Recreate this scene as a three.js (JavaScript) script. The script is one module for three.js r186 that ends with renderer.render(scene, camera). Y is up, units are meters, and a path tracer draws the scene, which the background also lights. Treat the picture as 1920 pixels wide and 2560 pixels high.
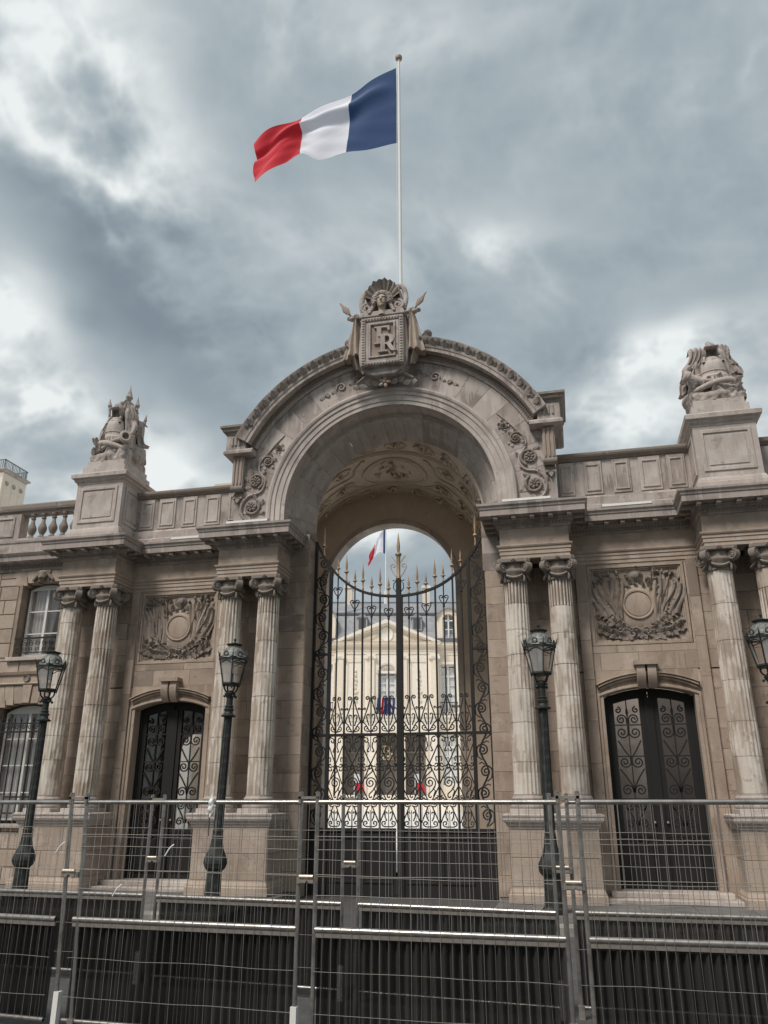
import * as THREE from 'three';
import { mergeGeometries, mergeVertices, toCreasedNormals } from 'three/addons/utils/BufferGeometryUtils.js';
import { FontLoader } from 'three/addons/loaders/FontLoader.js';
import { TextGeometry } from 'three/addons/geometries/TextGeometry.js';

const scene = new THREE.Scene();
const rad = Math.PI / 180, PI = Math.PI, sin = Math.sin, cos = Math.cos;

// ---------- camera ----------
const camera = new THREE.PerspectiveCamera(65.49, 0.75, 0.1, 400);
const CAM = new THREE.Vector3(4.037, 1.85, 18.525), YAW = 13 * rad, PITCH = 20.1 * rad;
camera.position.copy(CAM);
camera.lookAt(CAM.x - sin(YAW) * cos(PITCH), CAM.y + sin(PITCH), CAM.z - cos(YAW) * cos(PITCH));
camera.updateMatrixWorld();

// ---------- renderer, exposure ----------
const renderer = new THREE.WebGLRenderer({ antialias: true });
renderer.toneMapping = THREE.LinearToneMapping;
renderer.toneMappingExposure = 1.92;
renderer.shadowMap.enabled = true;

// ---------- noise ----------
let seed = 7;
function rnd() { seed |= 0; seed = seed + 0x6D2B79F5 | 0; let t = Math.imul(seed ^ seed >>> 15, 1 | seed); t = t + Math.imul(t ^ t >>> 7, 61 | t) ^ t; return ((t ^ t >>> 14) >>> 0) / 4294967296; }
const rr = (a, b) => a + (b - a) * rnd();
function h3(x, y, z) { let h = Math.imul(x, 374761393) ^ Math.imul(y, 668265263) ^ Math.imul(z, 2147483647 ^ 0x51ab); h = Math.imul(h ^ h >>> 13, 1274126177); return ((h ^ h >>> 16) >>> 0) / 4294967295; }
const sm = t => t * t * (3 - 2 * t), lerp = (a, b, t) => a + (b - a) * t, clamp = (x, a = 0, b = 1) => Math.min(b, Math.max(a, x));
const sstep = (a, b, x) => sm(clamp((x - a) / (b - a)));
function noise3(x, y, z) {
  const X = Math.floor(x), Y = Math.floor(y), Z = Math.floor(z), u = sm(x - X), v = sm(y - Y), w = sm(z - Z);
  const l = (z0) => lerp(lerp(h3(X, Y, z0), h3(X + 1, Y, z0), u), lerp(h3(X, Y + 1, z0), h3(X + 1, Y + 1, z0), u), v);
  return lerp(l(Z), l(Z + 1), w);
}
function fbm3(x, y, z, o = 5) { let s = 0, a = 0.5, n = 0; for (let i = 0; i < o; i++) { s += a * noise3(x, y, z); n += a; a *= 0.5; x *= 2.03; y *= 2.03; z *= 2.03; } return s / n; }
// tileable 2-D noise
function tn(x, y, p, s) { const X = Math.floor(x), Y = Math.floor(y), u = sm(x - X), v = sm(y - Y), m = (a) => ((a % p) + p) % p;
  return lerp(lerp(h3(m(X), m(Y), s), h3(m(X + 1), m(Y), s), u), lerp(h3(m(X), m(Y + 1), s), h3(m(X + 1), m(Y + 1), s), u), v); }
function tfbm(u, v, p, o, s, ax = 1) { let t = 0, a = 0.5, n = 0; for (let i = 0; i < o; i++) { t += a * tn(u * p * ax, v * p, p * (ax > 1 ? ax : 1), s + i * 17); n += a; a *= 0.5; p *= 2; } return t / n; }

// ---------- sky: computed overcast, lit cloud edges ----------
{
  const W = 2048, H = 1024, data = new Float32Array(W * H * 4);
  // cloud masses: azimuth (deg, 0 = straight behind the gate, + to the right), elevation, half sizes, strength
  const masses = [[-44, 47, 8, 6, .22], [-37, 45, 5, 5, .18], [-31, 42, 4, 4, .24], [-33.5, 39.3, 3, 1.6, .16], [-46, 41, 4, 3, .12], [-42, 31.5, 4.5, 3.6, .44], [-38, 26.5, 3.4, 2.6, .42], [-45, 23, 6, 4, .30], [-28, 22.6, 5, 2.6, .52], [-17, 21, 6, 3, .3], [-1, 40.2, 3.6, 1.7, .24], [-13, 37.5, 5, 2, .12], [9, 29.5, 4.4, 2.3, .46], [3, 25.2, 4.8, 2.2, .50], [15, 23, 4, 4, .2], [-10, 52, 5, 2, .14], [18, 46, 5, 4, .08],
    [-41, 38.6, 4.5, 2.0, -.26], [-36, 35.5, 5, 3, -.42], [-31, 31.5, 5.5, 3, -.42], [-24, 28, 5, 2.2, -.22], [-27, 48, 4.5, 5, -.2], [10, 43, 9, 6, -.12], [-8, 31, 9, 4, -.12], [14, 34, 6, 3, -.12], [-17, 44, 6, 4, -.06],
    [70, 40, 16, 12, .25], [120, 35, 18, 12, -.2], [160, 45, 14, 10, .25], [-150, 30, 16, 9, .25], [-110, 40, 14, 12, -.2], [-80, 32, 10, 8, .25], [45, 30, 8, 6, -.2]];
  const fbmP = (x, y, z, o, g) => { let s = 0, a = 1, n = 0; for (let i = 0; i < o; i++) { s += a * noise3(x, y, z); n += a; a *= g; const t = x; x = 1.62 * y + 1.2 * x + 3.1; y = 1.62 * y - 1.2 * t; z = z * 2.02 + 1.7; } return s / n; };
  const bil = (x, y, z, o) => { let s = 0, a = 1, n = 0; for (let i = 0; i < o; i++) { s += a * Math.abs(2 * noise3(x, y, z) - 1); n += a; a *= .6; x = x * 2.1 + 1.3; y = y * 2.1 + 4.1; z = z * 2.1; } return 1 - (1 - s / n) ; };
  const dk = [0.104, 0.130, 0.154], md = [0.204, 0.237, 0.256], br = [0.435, 0.455, 0.455];
  for (let j = 0; j < H; j++) {
    const el = ((j + .5) / H - .5) * PI, y = sin(el), c = cos(el), eld = el / rad;
    for (let i = 0; i < W; i++) {
      const ph = ((i + .5) / W - .5) * 2 * PI, x = cos(ph) * c, z = sin(ph) * c;
      const k = (j * W + i) * 4; let b;
      if (eld < -4) b = 0.5; else {
        const q = 1 / (Math.max(y, 0) + .45), X = x * q * 2.6, Y = y * q * 3.4, Z = z * q * 2.6;
        const wx = fbm3(X * 1.3 + 5, Y * 1.3, Z * 1.3, 4) - .5, wy = fbm3(X * 1.3, Y * 1.3 + 9, Z * 1.3, 4) - .5;
        const n = fbm3(X * 1.7 + wx * 1.6, Y * 1.7 + wy * 1.6, Z * 1.7, 5), n2 = .45 * fbmP(X * 4 + wx * 1.6, Y * 4 + wy * 1.6, Z * 4 + 3, 7, .66) + .55 * (1 - bil(X * 3 + wx * 2, Y * 3 + wy * 2, Z * 3 + 7, 6));
        b = 0.45 + (n - .5) * .6 + (n2 - .56) * .75;
        let az = Math.atan2(x, -z) / rad + wx * 15 + (n2 - .5) * 9, e2 = eld + wy * 12 + (n2 - .5) * 7;
        for (const m of masses) {
          let da = az - m[0]; if (da > 180) da -= 360; if (da < -180) da += 360;
          da *= c; const d = (da * da) / (m[2] * m[2]) + (e2 - m[1]) ** 2 / (m[3] * m[3]);
          if (d < 6) b += m[4] * Math.exp(-d * .8) * (m[4] > 0 ? clamp(-.9 + 3.4 * n2, .1, 2) : 1);
        }
        b = lerp(b, .62, sstep(14, -2, eld) * .7);
      }
      b = clamp(b, .05, 1);
      const a = b < .5 ? dk : md, d = b < .5 ? md : br, t = b < .5 ? b * 2 : (b - .5) * 2;
      for (let q = 0; q < 3; q++) data[k + q] = lerp(a[q], d[q], b < .5 ? t : t * t * .35 + t * .65);
      data[k + 3] = 1;
    }
  }
  const t = new THREE.DataTexture(data, W, H, THREE.RGBAFormat, THREE.FloatType);
  t.mapping = THREE.EquirectangularReflectionMapping; t.magFilter = t.minFilter = THREE.LinearFilter; t.wrapS = THREE.RepeatWrapping; t.needsUpdate = true;
  scene.background = t; scene.environment = t;
}
// ---------- sun behind cloud: wide and soft ----------
const sun = new THREE.DirectionalLight(0xfff7ef, 1.5);
sun.position.set(-12, 38, 24); sun.target.position.set(0, 4, 0); sun.castShadow = true; sun.shadow.radius = 34;
Object.assign(sun.shadow.camera, { left: -30, right: 30, top: 40, bottom: -30, near: 1, far: 160 });
scene.add(sun, sun.target);

// ---------- materials ----------
function tex(N, fn, srgb = true) {
  const d = new Uint8Array(N * N * 4);
  for (let j = 0; j < N; j++) for (let i = 0; i < N; i++) { const c = fn(i / N, j / N), k = (j * N + i) * 4; for (let q = 0; q < 3; q++) { const v = c[q]; d[k + q] = 255 * clamp(srgb ? (v <= .0031308 ? v * 12.92 : 1.055 * Math.pow(v, 1 / 2.4) - .055) : v); } d[k + 3] = 255; }
  const t = new THREE.DataTexture(d, N, N); t.wrapS = t.wrapT = THREE.RepeatWrapping; t.magFilter = THREE.LinearFilter; t.minFilter = THREE.LinearMipmapLinearFilter; t.generateMipmaps = true; if (srgb) t.colorSpace = THREE.SRGBColorSpace; t.needsUpdate = true; return t;
}
const mixc = (a, b, t) => [lerp(a[0], b[0], t), lerp(a[1], b[1], t), lerp(a[2], b[2], t)];
// one bump for all stone: grain and pits
const stoneBump = tex(512, (u, v) => { const a = tfbm(u, v, 8, 6, 3), b = tn(u * 128, v * 128, 128, 9), pit = sstep(.74, .86, tfbm(u, v, 40, 3, 21)); const q = clamp(a * .55 + b * .3 + .12 - pit * .4); return [q, q, q]; }, false);
stoneBump.repeat.set(1 / 1.6, 1 / 1.6);
function stoneMat(base, dirt, pale, o = {}) {
  const s = o.seed || 1, S = o.size || 4, st = o.streak || 0;
  const map = tex(o.N || 640, (u, v) => {
    const big = tfbm(u, v, 3, 6, s), mid = tfbm(u, v, 11, 5, s + 40), fine = tn(u * 256, v * 256, 256, s + 80) * .5 + tn(u * 512, v * 512, 512, s + 81) * .5;
    let c = mixc(base, dirt, sstep(.46, .64, big) * (o.dirt ?? .7));
    c = mixc(c, pale, sstep(.52, .74, mid) * (o.pale ?? .5));
    if (st) { // rain-washed streaks: narrow in u, long in v
      const w = tfbm(u, v * .14 + .3, Math.round(24 * (o.fine || 1)), 4, s + 7), k = tfbm(u, v, 5, 4, s + 9), f = tn(u * 96, v * 10, 96, s + 13);
      c = mixc(c, pale, sstep(.47, .6, w * .75 + f * .25 + (k - .5) * .7) * st); c = mixc(c, dirt, sstep(.56, .68, tfbm(u, v * .2, 20, 4, s + 31) * .7 + .3 * k) * st * .9);
    }
    const spot = sstep(.70, .82, tfbm(u, v, 26, 3, s + 60)); c = mixc(c, dirt, spot * .5);
    const g = .86 + fine * .28; return [c[0] * g, c[1] * g, c[2] * g];
  });
  map.repeat.set(1 / S, 1 / S);
  return new THREE.MeshStandardMaterial({ map, bumpMap: stoneBump, bumpScale: o.bump ?? .006, roughness: .93, metalness: 0 });
}
const T = {};
T.wall = stoneMat([.405, .322, .256], [.262, .203, .160], [.51, .428, .355], { seed: 11, size: 3.7, streak: .34 });
T.wall2 = stoneMat([.36, .288, .232], [.23, .18, .144], [.465, .388, .322], { seed: 23, size: 3.1 });
T.wall3 = stoneMat([.435, .352, .286], [.303, .24, .193], [.55, .472, .40], { seed: 31, size: 3.3 });
T.grey = stoneMat([.39, .336, .303], [.205, .174, .157], [.53, .477, .44], { seed: 41, size: 3.4, streak: .55 });
T.pale = stoneMat([.475, .416, .377], [.285, .243, .217], [.60, .55, .505], { seed: 47, size: 3.9, streak: .42 });
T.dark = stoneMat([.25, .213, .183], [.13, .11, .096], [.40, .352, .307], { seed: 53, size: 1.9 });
T.col = stoneMat([.50, .425, .355], [.31, .24, .185], [.74, .69, .615], { seed: 61, size: 3.6, streak: .6, pale: .6, fine: 2.2 });
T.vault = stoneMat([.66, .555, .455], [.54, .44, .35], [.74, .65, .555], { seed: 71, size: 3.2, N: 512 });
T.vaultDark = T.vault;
T.court = stoneMat([.80, .705, .585], [.73, .625, .495], [.86, .78, .685], { seed: 83, size: 5, N: 512, dirt: .4 });
T.courtPale = stoneMat([.84, .775, .685], [.79, .71, .605], [.88, .83, .76], { seed: 87, size: 5, N: 512, dirt: .4 });
T.joint = new THREE.MeshStandardMaterial({ color: new THREE.Color(.17, .13, .105), roughness: 1 });
const std = (r, g, b, rough, metal = 0, x = {}) => new THREE.MeshStandardMaterial({ color: new THREE.Color(r, g, b), roughness: rough, metalness: metal, ...x });
T.iron = std(.013, .0125, .012, .7, 0);
T.ironDoor = std(.008, .0078, .0075, .72, 0);
const patina = tex(256, (u, v) => mixc([.021, .024, .023], [.042, .052, .047], sstep(.5, .7, tfbm(u, v, 6, 5, 5))));
patina.repeat.set(2, 2);
T.lampIron = new THREE.MeshStandardMaterial({ map: patina, roughness: .62, metalness: .1 });
const patina2 = tex(256, (u, v) => mixc([.13, .138, .13], [.27, .28, .262], sstep(.35, .7, tfbm(u, v, 7, 5, 8)))); patina2.repeat.set(3, 3);
T.copper = new THREE.MeshStandardMaterial({ map: patina2, roughness: .6, metalness: .15 });
T.gold = std(.42, .31, .20, .55, .45);
const galv = tex(256, (u, v) => { const q = .30 + .22 * tfbm(u, v, 9, 5, 15) - .14 * sstep(.58, .72, tfbm(u, v, 5, 4, 19)); return [q, q * .955, q * .90]; }); galv.repeat.set(2, 2);
T.steel = new THREE.MeshStandardMaterial({ map: galv, roughness: .3, metalness: .75 });
T.steelDull = new THREE.MeshStandardMaterial({ map: galv, color: new THREE.Color(.62, .60, .58), roughness: .62, metalness: .3 });
T.wire = std(.36, .335, .31, .55, .35);
T.net = std(.040, .040, .039, .85, 0);
T.glass = new THREE.MeshPhysicalMaterial({ color: 0xffffff, transmission: 1, thickness: 0, roughness: .06, ior: 1.5 });
T.milk = new THREE.MeshPhysicalMaterial({ color: new THREE.Color(.86, .85, .83), transmission: .72, thickness: 0, roughness: .5 });
T.white = std(.80, .80, .78, .5);
T.winWhite = std(.74, .74, .72, .55);
T.slate = new THREE.MeshStandardMaterial({ map: (() => { const t = tex(512, (u, v) => { const r = Math.floor(v * 32), q = tn(u * 24 + (r % 2) * .5, r, 4096, 3), e = (v * 32) % 1 < .12 ? .72 : 1; const n = .8 + .4 * tfbm(u, v, 5, 5, 91); const g = (.27 + .10 * q) * e * n; return [g * .97, g * 1.0, g * 1.06]; }); t.repeat.set(1 / 6, 1 / 6); return t; })(), roughness: .6 });
T.voile = std(.80, .80, .79, .95);
T.room = std(.55, .52, .47, .9);
T.curtain = new THREE.MeshPhysicalMaterial({ color: new THREE.Color(.66, .63, .60), transmission: .3, thickness: 0, roughness: 1, side: THREE.DoubleSide });
const cloth = (r, g, b) => new THREE.MeshPhysicalMaterial({ color: new THREE.Color(r, g, b), transmission: .28, thickness: 0, roughness: .95, side: THREE.DoubleSide });
T.fBlue = cloth(.030, .072, .185); T.fWhite = cloth(.86, .87, .94); T.fRed = cloth(.64, .024, .04);
T.eu = cloth(.03, .045, .22);
// ---------- geometry helpers ----------
const V3 = (x, y, z) => new THREE.Vector3(x, y, z);
function boxUV(g, ou = 0, ov = 0) {       // uv in metres from the dominant side of each face
  if (g.index) g = g.toNonIndexed();
  if (!g.attributes.normal) g.computeVertexNormals();
  const p = g.attributes.position.array, n = p.length / 3, uv = new Float32Array(n * 2);
  for (let t = 0; t < n; t += 3) {
    const a = t * 3, ux = p[a + 3] - p[a], uy = p[a + 4] - p[a + 1], uz = p[a + 5] - p[a + 2], vx = p[a + 6] - p[a], vy = p[a + 7] - p[a + 1], vz = p[a + 8] - p[a + 2];
    const nx = Math.abs(uy * vz - uz * vy), ny = Math.abs(uz * vx - ux * vz), nz = Math.abs(ux * vy - uy * vx);
    for (let q = 0; q < 3; q++) { const b = (t + q) * 3, x = p[b], y = p[b + 1], z = p[b + 2];
      const U = nz >= nx && nz >= ny ? x : nx >= ny ? z : x, Vv = nz >= nx && nz >= ny ? y : nx >= ny ? y : z;
      uv[(t + q) * 2] = U + ou; uv[(t + q) * 2 + 1] = Vv + ov; }
  }
  g.setAttribute('uv', new THREE.BufferAttribute(uv, 2)); return g;
}
class GB {                                 // face collector
  constructor() { this.p = []; }
  tri(a, b, c) { this.p.push(a[0], a[1], a[2], b[0], b[1], b[2], c[0], c[1], c[2]); return this; }
  quad(a, b, c, d) { return this.tri(a, b, c).tri(a, c, d); }
  box(x0, x1, y0, y1, z0, z1) {
    const A = [x0, y0, z0], B = [x1, y0, z0], C = [x1, y1, z0], D = [x0, y1, z0], E = [x0, y0, z1], F = [x1, y0, z1], Q = [x1, y1, z1], R = [x0, y1, z1];
    return this.quad(E, F, Q, R).quad(B, A, D, C).quad(A, E, R, D).quad(F, B, C, Q).quad(R, Q, C, D).quad(A, B, F, E);
  }
  ash(x0, x1, y0, y1, z0, z1, b = .008) { // block with its front edges chamfered
    const o = [[x0, y0], [x1, y0], [x1, y1], [x0, y1]], i = [[x0 + b, y0 + b], [x1 - b, y0 + b], [x1 - b, y1 - b], [x0 + b, y1 - b]];
    const P = (q, z) => [q[0], q[1], z];
    this.quad(P(i[0], z1), P(i[1], z1), P(i[2], z1), P(i[3], z1));
    for (let k = 0; k < 4; k++) { const n = (k + 1) % 4; this.quad(P(o[k], z1 - b), P(o[n], z1 - b), P(i[n], z1), P(i[k], z1)); this.quad(P(o[k], z0), P(o[n], z0), P(o[n], z1 - b), P(o[k], z1 - b)); }
    return this;
  }
  bar(a, b, w, d) {                        // straight square bar from a to b, w across, d deep (z)
    const dx = b[0] - a[0], dy = b[1] - a[1], dz = (b[2] || 0) - (a[2] || 0), L = Math.hypot(dx, dy, dz), t = [dx / L, dy / L, dz / L];
    const ref = Math.abs(t[2]) > .9 ? [1, 0, 0] : [0, 0, 1]; let s = [t[1] * ref[2] - t[2] * ref[1], t[2] * ref[0] - t[0] * ref[2], t[0] * ref[1] - t[1] * ref[0]]; const l = Math.hypot(...s); s = s.map(q => q / l);
    const n = [s[1] * t[2] - s[2] * t[1], s[2] * t[0] - s[0] * t[2], s[0] * t[1] - s[1] * t[0]];
    const c = (p, i, j) => [p[0] + s[0] * w / 2 * i + n[0] * d / 2 * j, p[1] + s[1] * w / 2 * i + n[1] * d / 2 * j, (p[2] || 0) + s[2] * w / 2 * i + n[2] * d / 2 * j];
    const q = [[-1, -1], [1, -1], [1, 1], [-1, 1]], A = q.map(k => c(a, ...k)), B = q.map(k => c(b, ...k));
    for (let k = 0; k < 4; k++) { const m = (k + 1) % 4; this.quad(A[k], B[k], B[m], A[m]); }
    return this.quad(A[0], A[1], A[2], A[3]).quad(B[3], B[2], B[1], B[0]);
  }
  geo(ou, ov) { const g = new THREE.BufferGeometry(); g.setAttribute('position', new THREE.BufferAttribute(new Float32Array(this.p), 3)); g.computeVertexNormals(); return boxUV(g, ou, ov); }
  smooth(deg = 40) { let g = new THREE.BufferGeometry(); g.setAttribute('position', new THREE.BufferAttribute(new Float32Array(this.p), 3)); g.computeVertexNormals(); g = toCreasedNormals(g, deg * rad); return boxUV(g); }
}
const gb = () => new GB();
// moulding: profile [outward, y] (closed polygon) swept along a plan polyline [x, z]; outward is +z for a path running +x
function mould(path, prof, closed = false) {
  const g = gb(), n = path.length, st = [];
  for (let i = 0; i < n; i++) {
    const nrm = (a, b) => { const dx = b[0] - a[0], dz = b[1] - a[1], l = Math.hypot(dx, dz); return [-dz / l, dx / l]; };
    const pr = closed ? path[(i + n - 1) % n] : path[i - 1], nx = closed ? path[(i + 1) % n] : path[i + 1];
    const a = pr && nrm(pr, path[i]), b = nx && nrm(path[i], nx); let m;
    if (a && b) { const k = 1 + a[0] * b[0] + a[1] * b[1]; m = [(a[0] + b[0]) / k, (a[1] + b[1]) / k]; } else m = a || b;
    st.push(prof.map(q => [path[i][0] + m[0] * q[0], q[1], path[i][1] + m[1] * q[0]]));
  }
  const S = closed ? n : n - 1, P = prof.length;
  for (let i = 0; i < S; i++) for (let k = 0; k < P; k++) { const A = st[i], B = st[(i + 1) % n], m = (k + 1) % P; g.quad(A[k], B[k], B[m], A[m]); }
  if (!closed) { const f = THREE.ShapeUtils.triangulateShape(prof.map(q => new THREE.Vector2(q[0], q[1])), []); for (const t of f) { g.tri(st[0][t[0]], st[0][t[1]], st[0][t[2]]); const e = st[n - 1]; g.tri(e[t[2]], e[t[1]], e[t[0]]); } }
  return g;
}
// profile [r, z] (closed polygon) swept round an arch in the xy plane; leg = y to which straight legs run down
function arcSweep(prof, cx, cy, a0, a1, n, leg = null, g = gb()) {
  const st = [];
  if (leg !== null) st.push(prof.map(q => [cx + q[0], leg, q[1]]));
  for (let i = 0; i <= n; i++) { const a = (a0 + (a1 - a0) * i / n) * rad, c = cos(a), s = sin(a); st.push(prof.map(q => [cx + q[0] * c, cy + q[0] * s, q[1]])); }
  if (leg !== null) st.push(prof.map(q => [cx - q[0], leg, q[1]]));
  const P = prof.length;
  for (let i = 0; i < st.length - 1; i++) for (let k = 0; k < P; k++) { const m = (k + 1) % P; g.quad(st[i][k], st[i][m], st[i + 1][m], st[i + 1][k]); }
  const f = THREE.ShapeUtils.triangulateShape(prof.map(q => new THREE.Vector2(q[0], q[1])), []), e = st[st.length - 1];
  for (const t of f) { g.tri(st[0][t[0]], st[0][t[1]], st[0][t[2]]); g.tri(e[t[2]], e[t[1]], e[t[0]]); }
  return g;
}
function extr(pts, z0, z1, bevel = 0, holes = []) { // extruded outline in xy
  const s = new THREE.Shape(pts.map(p => new THREE.Vector2(p[0], p[1])));
  for (const h of holes) s.holes.push(new THREE.Path(h.map(p => new THREE.Vector2(p[0], p[1]))));
  const g = new THREE.ExtrudeGeometry(s, { depth: z1 - z0 - 2 * bevel, bevelEnabled: bevel > 0, bevelThickness: bevel, bevelSize: bevel, bevelOffset: -bevel, bevelSegments: 1, curveSegments: 4 });
  g.translate(0, 0, z0 + bevel); return boxUV(g);
}
function lathe(pts, seg = 20, crease = 35) { let g = new THREE.LatheGeometry(pts.map(p => new THREE.Vector2(p[0], p[1])), seg); g = toCreasedNormals(g.toNonIndexed(), crease * rad); return boxUV(g); }
function tube(pts, r, seg = 0, rs = 6, closed = false, taper = null) {
  const c = new THREE.CatmullRomCurve3(pts.map(p => V3(p[0], p[1], p[2] || 0)), closed, 'centripetal');
  const n = seg || pts.length * 3, g = new THREE.TubeGeometry(c, n, r, rs, closed);
  if (taper) { const p = g.attributes.position; for (let i = 0; i <= n; i++) { const q = c.getPointAt(i / n), k = taper(i / n); for (let j = 0; j <= rs; j++) { const m = i * (rs + 1) + j; p.setXYZ(m, q.x + (p.getX(m) - q.x) * k, q.y + (p.getY(m) - q.y) * k, q.z + (p.getZ(m) - q.z) * k); } } g.computeVertexNormals(); }
  return boxUV(g);
}
// flat iron bar following a 2-D curve: w across in the plane, d deep in z
function strap(pts, w, d, z = 0, g = gb()) {
  const n = pts.length, st = [];
  for (let i = 0; i < n; i++) { const a = pts[Math.max(0, i - 1)], b = pts[Math.min(n - 1, i + 1)], dx = b[0] - a[0], dy = b[1] - a[1], l = Math.hypot(dx, dy) || 1, nx = -dy / l * w / 2, ny = dx / l * w / 2, p = pts[i];
    st.push([[p[0] + nx, p[1] + ny, z - d / 2], [p[0] - nx, p[1] - ny, z - d / 2], [p[0] - nx, p[1] - ny, z + d / 2], [p[0] + nx, p[1] + ny, z + d / 2]]); }
  for (let i = 0; i < n - 1; i++) for (let k = 0; k < 4; k++) { const m = (k + 1) % 4; g.quad(st[i][k], st[i][m], st[i + 1][m], st[i + 1][k]); }
  g.quad(st[0][3], st[0][2], st[0][1], st[0][0]); g.quad(...st[n - 1]); return g;
}
// spiral points: centre, outer radius, start angle, turns (signed), inner radius
function spiral(cx, cy, r0, a0, turns, r1 = .012, n = 0) { const N = n || Math.ceil(Math.abs(turns) * 18), o = []; for (let i = 0; i <= N; i++) { const t = i / N, r = lerp(r0, r1, Math.pow(t, .85)), a = (a0 + 360 * turns * t) * rad; o.push([cx + r * cos(a), cy + r * sin(a)]); } return o; }
function smoothPts(pts, n) { return new THREE.SplineCurve(pts.map(p => new THREE.Vector2(...p))).getPoints(n).map(p => [p.x, p.y]); }
const mir = pts => pts.map(p => [-p[0], p[1]]);
const xf = (g, o = {}) => { const m = new THREE.Matrix4().compose(V3(...(o.p || [0, 0, 0])), new THREE.Quaternion().setFromEuler(new THREE.Euler(...(o.r || [0, 0, 0]))), V3(...(o.s || [1, 1, 1]))); const c = g.clone().applyMatrix4(m); return c; };
const mg = a => { const b = a.map(g => { const q = g.index ? g.toNonIndexed() : g; for (const k of Object.keys(q.attributes)) if (!['position', 'normal', 'uv'].includes(k)) q.deleteAttribute(k); return q; }); return mergeGeometries(b, false); };
// carved solid: signed distance field meshed with surface nets
function sdf(f, mn, mx, cell) {
  const d = [0, 1, 2].map(i => Math.ceil((mx[i] - mn[i]) / cell) + 1), [nx, ny, nz] = d, F = new Float32Array(nx * ny * nz), id = (x, y, z) => x + nx * (y + ny * z);
  for (let z = 0; z < nz; z++) for (let y = 0; y < ny; y++) for (let x = 0; x < nx; x++) F[id(x, y, z)] = f(mn[0] + x * cell, mn[1] + y * cell, mn[2] + z * cell);
  const vi = new Int32Array(nx * ny * nz).fill(-1), P = [], I = [];
  for (let z = 0; z < nz - 1; z++) for (let y = 0; y < ny - 1; y++) for (let x = 0; x < nx - 1; x++) {
    let sx = 0, sy = 0, sz = 0, c = 0; const e = (a, b, p, q) => { if ((a < 0) !== (b < 0)) { const t = a / (a - b); sx += lerp(p[0], q[0], t); sy += lerp(p[1], q[1], t); sz += lerp(p[2], q[2], t); c++; } };
    const v = []; for (let k = 0; k < 8; k++) v.push(F[id(x + (k & 1), y + (k >> 1 & 1), z + (k >> 2))]);
    let s = 0; for (const q of v) if (q < 0) s++; if (s === 0 || s === 8) continue;
    for (let k = 0; k < 8; k++) for (const b of [1, 2, 4]) if (!(k & b)) e(v[k], v[k | b], [k & 1, k >> 1 & 1, k >> 2], [(k | b) & 1, (k | b) >> 1 & 1, (k | b) >> 2]);
    vi[id(x, y, z)] = P.length / 3; P.push(mn[0] + (x + sx / c) * cell, mn[1] + (y + sy / c) * cell, mn[2] + (z + sz / c) * cell);
  }
  const q = (a, b, c, e, fl) => { if (a < 0 || b < 0 || c < 0 || e < 0) return; fl ? I.push(a, b, c, a, c, e) : I.push(a, c, b, a, e, c); };
  for (let z = 1; z < nz - 1; z++) for (let y = 1; y < ny - 1; y++) for (let x = 1; x < nx - 1; x++) {
    const a = F[id(x, y, z)] < 0;
    if (a !== F[id(x + 1, y, z)] < 0) q(vi[id(x, y - 1, z - 1)], vi[id(x, y, z - 1)], vi[id(x, y, z)], vi[id(x, y - 1, z)], a);
    if (a !== F[id(x, y + 1, z)] < 0) q(vi[id(x - 1, y, z - 1)], vi[id(x - 1, y, z)], vi[id(x, y, z)], vi[id(x, y, z - 1)], a);
    if (a !== F[id(x, y, z + 1)] < 0) q(vi[id(x - 1, y - 1, z)], vi[id(x, y - 1, z)], vi[id(x, y, z)], vi[id(x - 1, y, z)], a);
  }
  const g = new THREE.BufferGeometry(); g.setAttribute('position', new THREE.BufferAttribute(new Float32Array(P), 3)); g.setIndex(I); g.computeVertexNormals(); return boxUV(g);
}
const smin = (a, b, k) => { const h = Math.max(k - Math.abs(a - b), 0) / k; return Math.min(a, b) - h * h * k / 4; };
const sCap = (x, y, z, a, b, r0, r1) => { const bx = b[0] - a[0], by = b[1] - a[1], bz = b[2] - a[2], px = x - a[0], py = y - a[1], pz = z - a[2], t = clamp((px * bx + py * by + pz * bz) / (bx * bx + by * by + bz * bz)); return Math.hypot(px - bx * t, py - by * t, pz - bz * t) - lerp(r0, r1, t); };
const sEll = (x, y, z, c, r) => { const X = (x - c[0]) / r[0], Y = (y - c[1]) / r[1], Z = (z - c[2]) / r[2], k = Math.hypot(X, Y, Z); return (k - 1) * Math.min(...r) * (k > 1 ? 1 : 1); };
const sBox = (x, y, z, c, h, r) => { const X = Math.abs(x - c[0]) - h[0] + r, Y = Math.abs(y - c[1]) - h[1] + r, Z = Math.abs(z - c[2]) - h[2] + r; return Math.hypot(Math.max(X, 0), Math.max(Y, 0), Math.max(Z, 0)) + Math.min(Math.max(X, Y, Z), 0) - r; };

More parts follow.
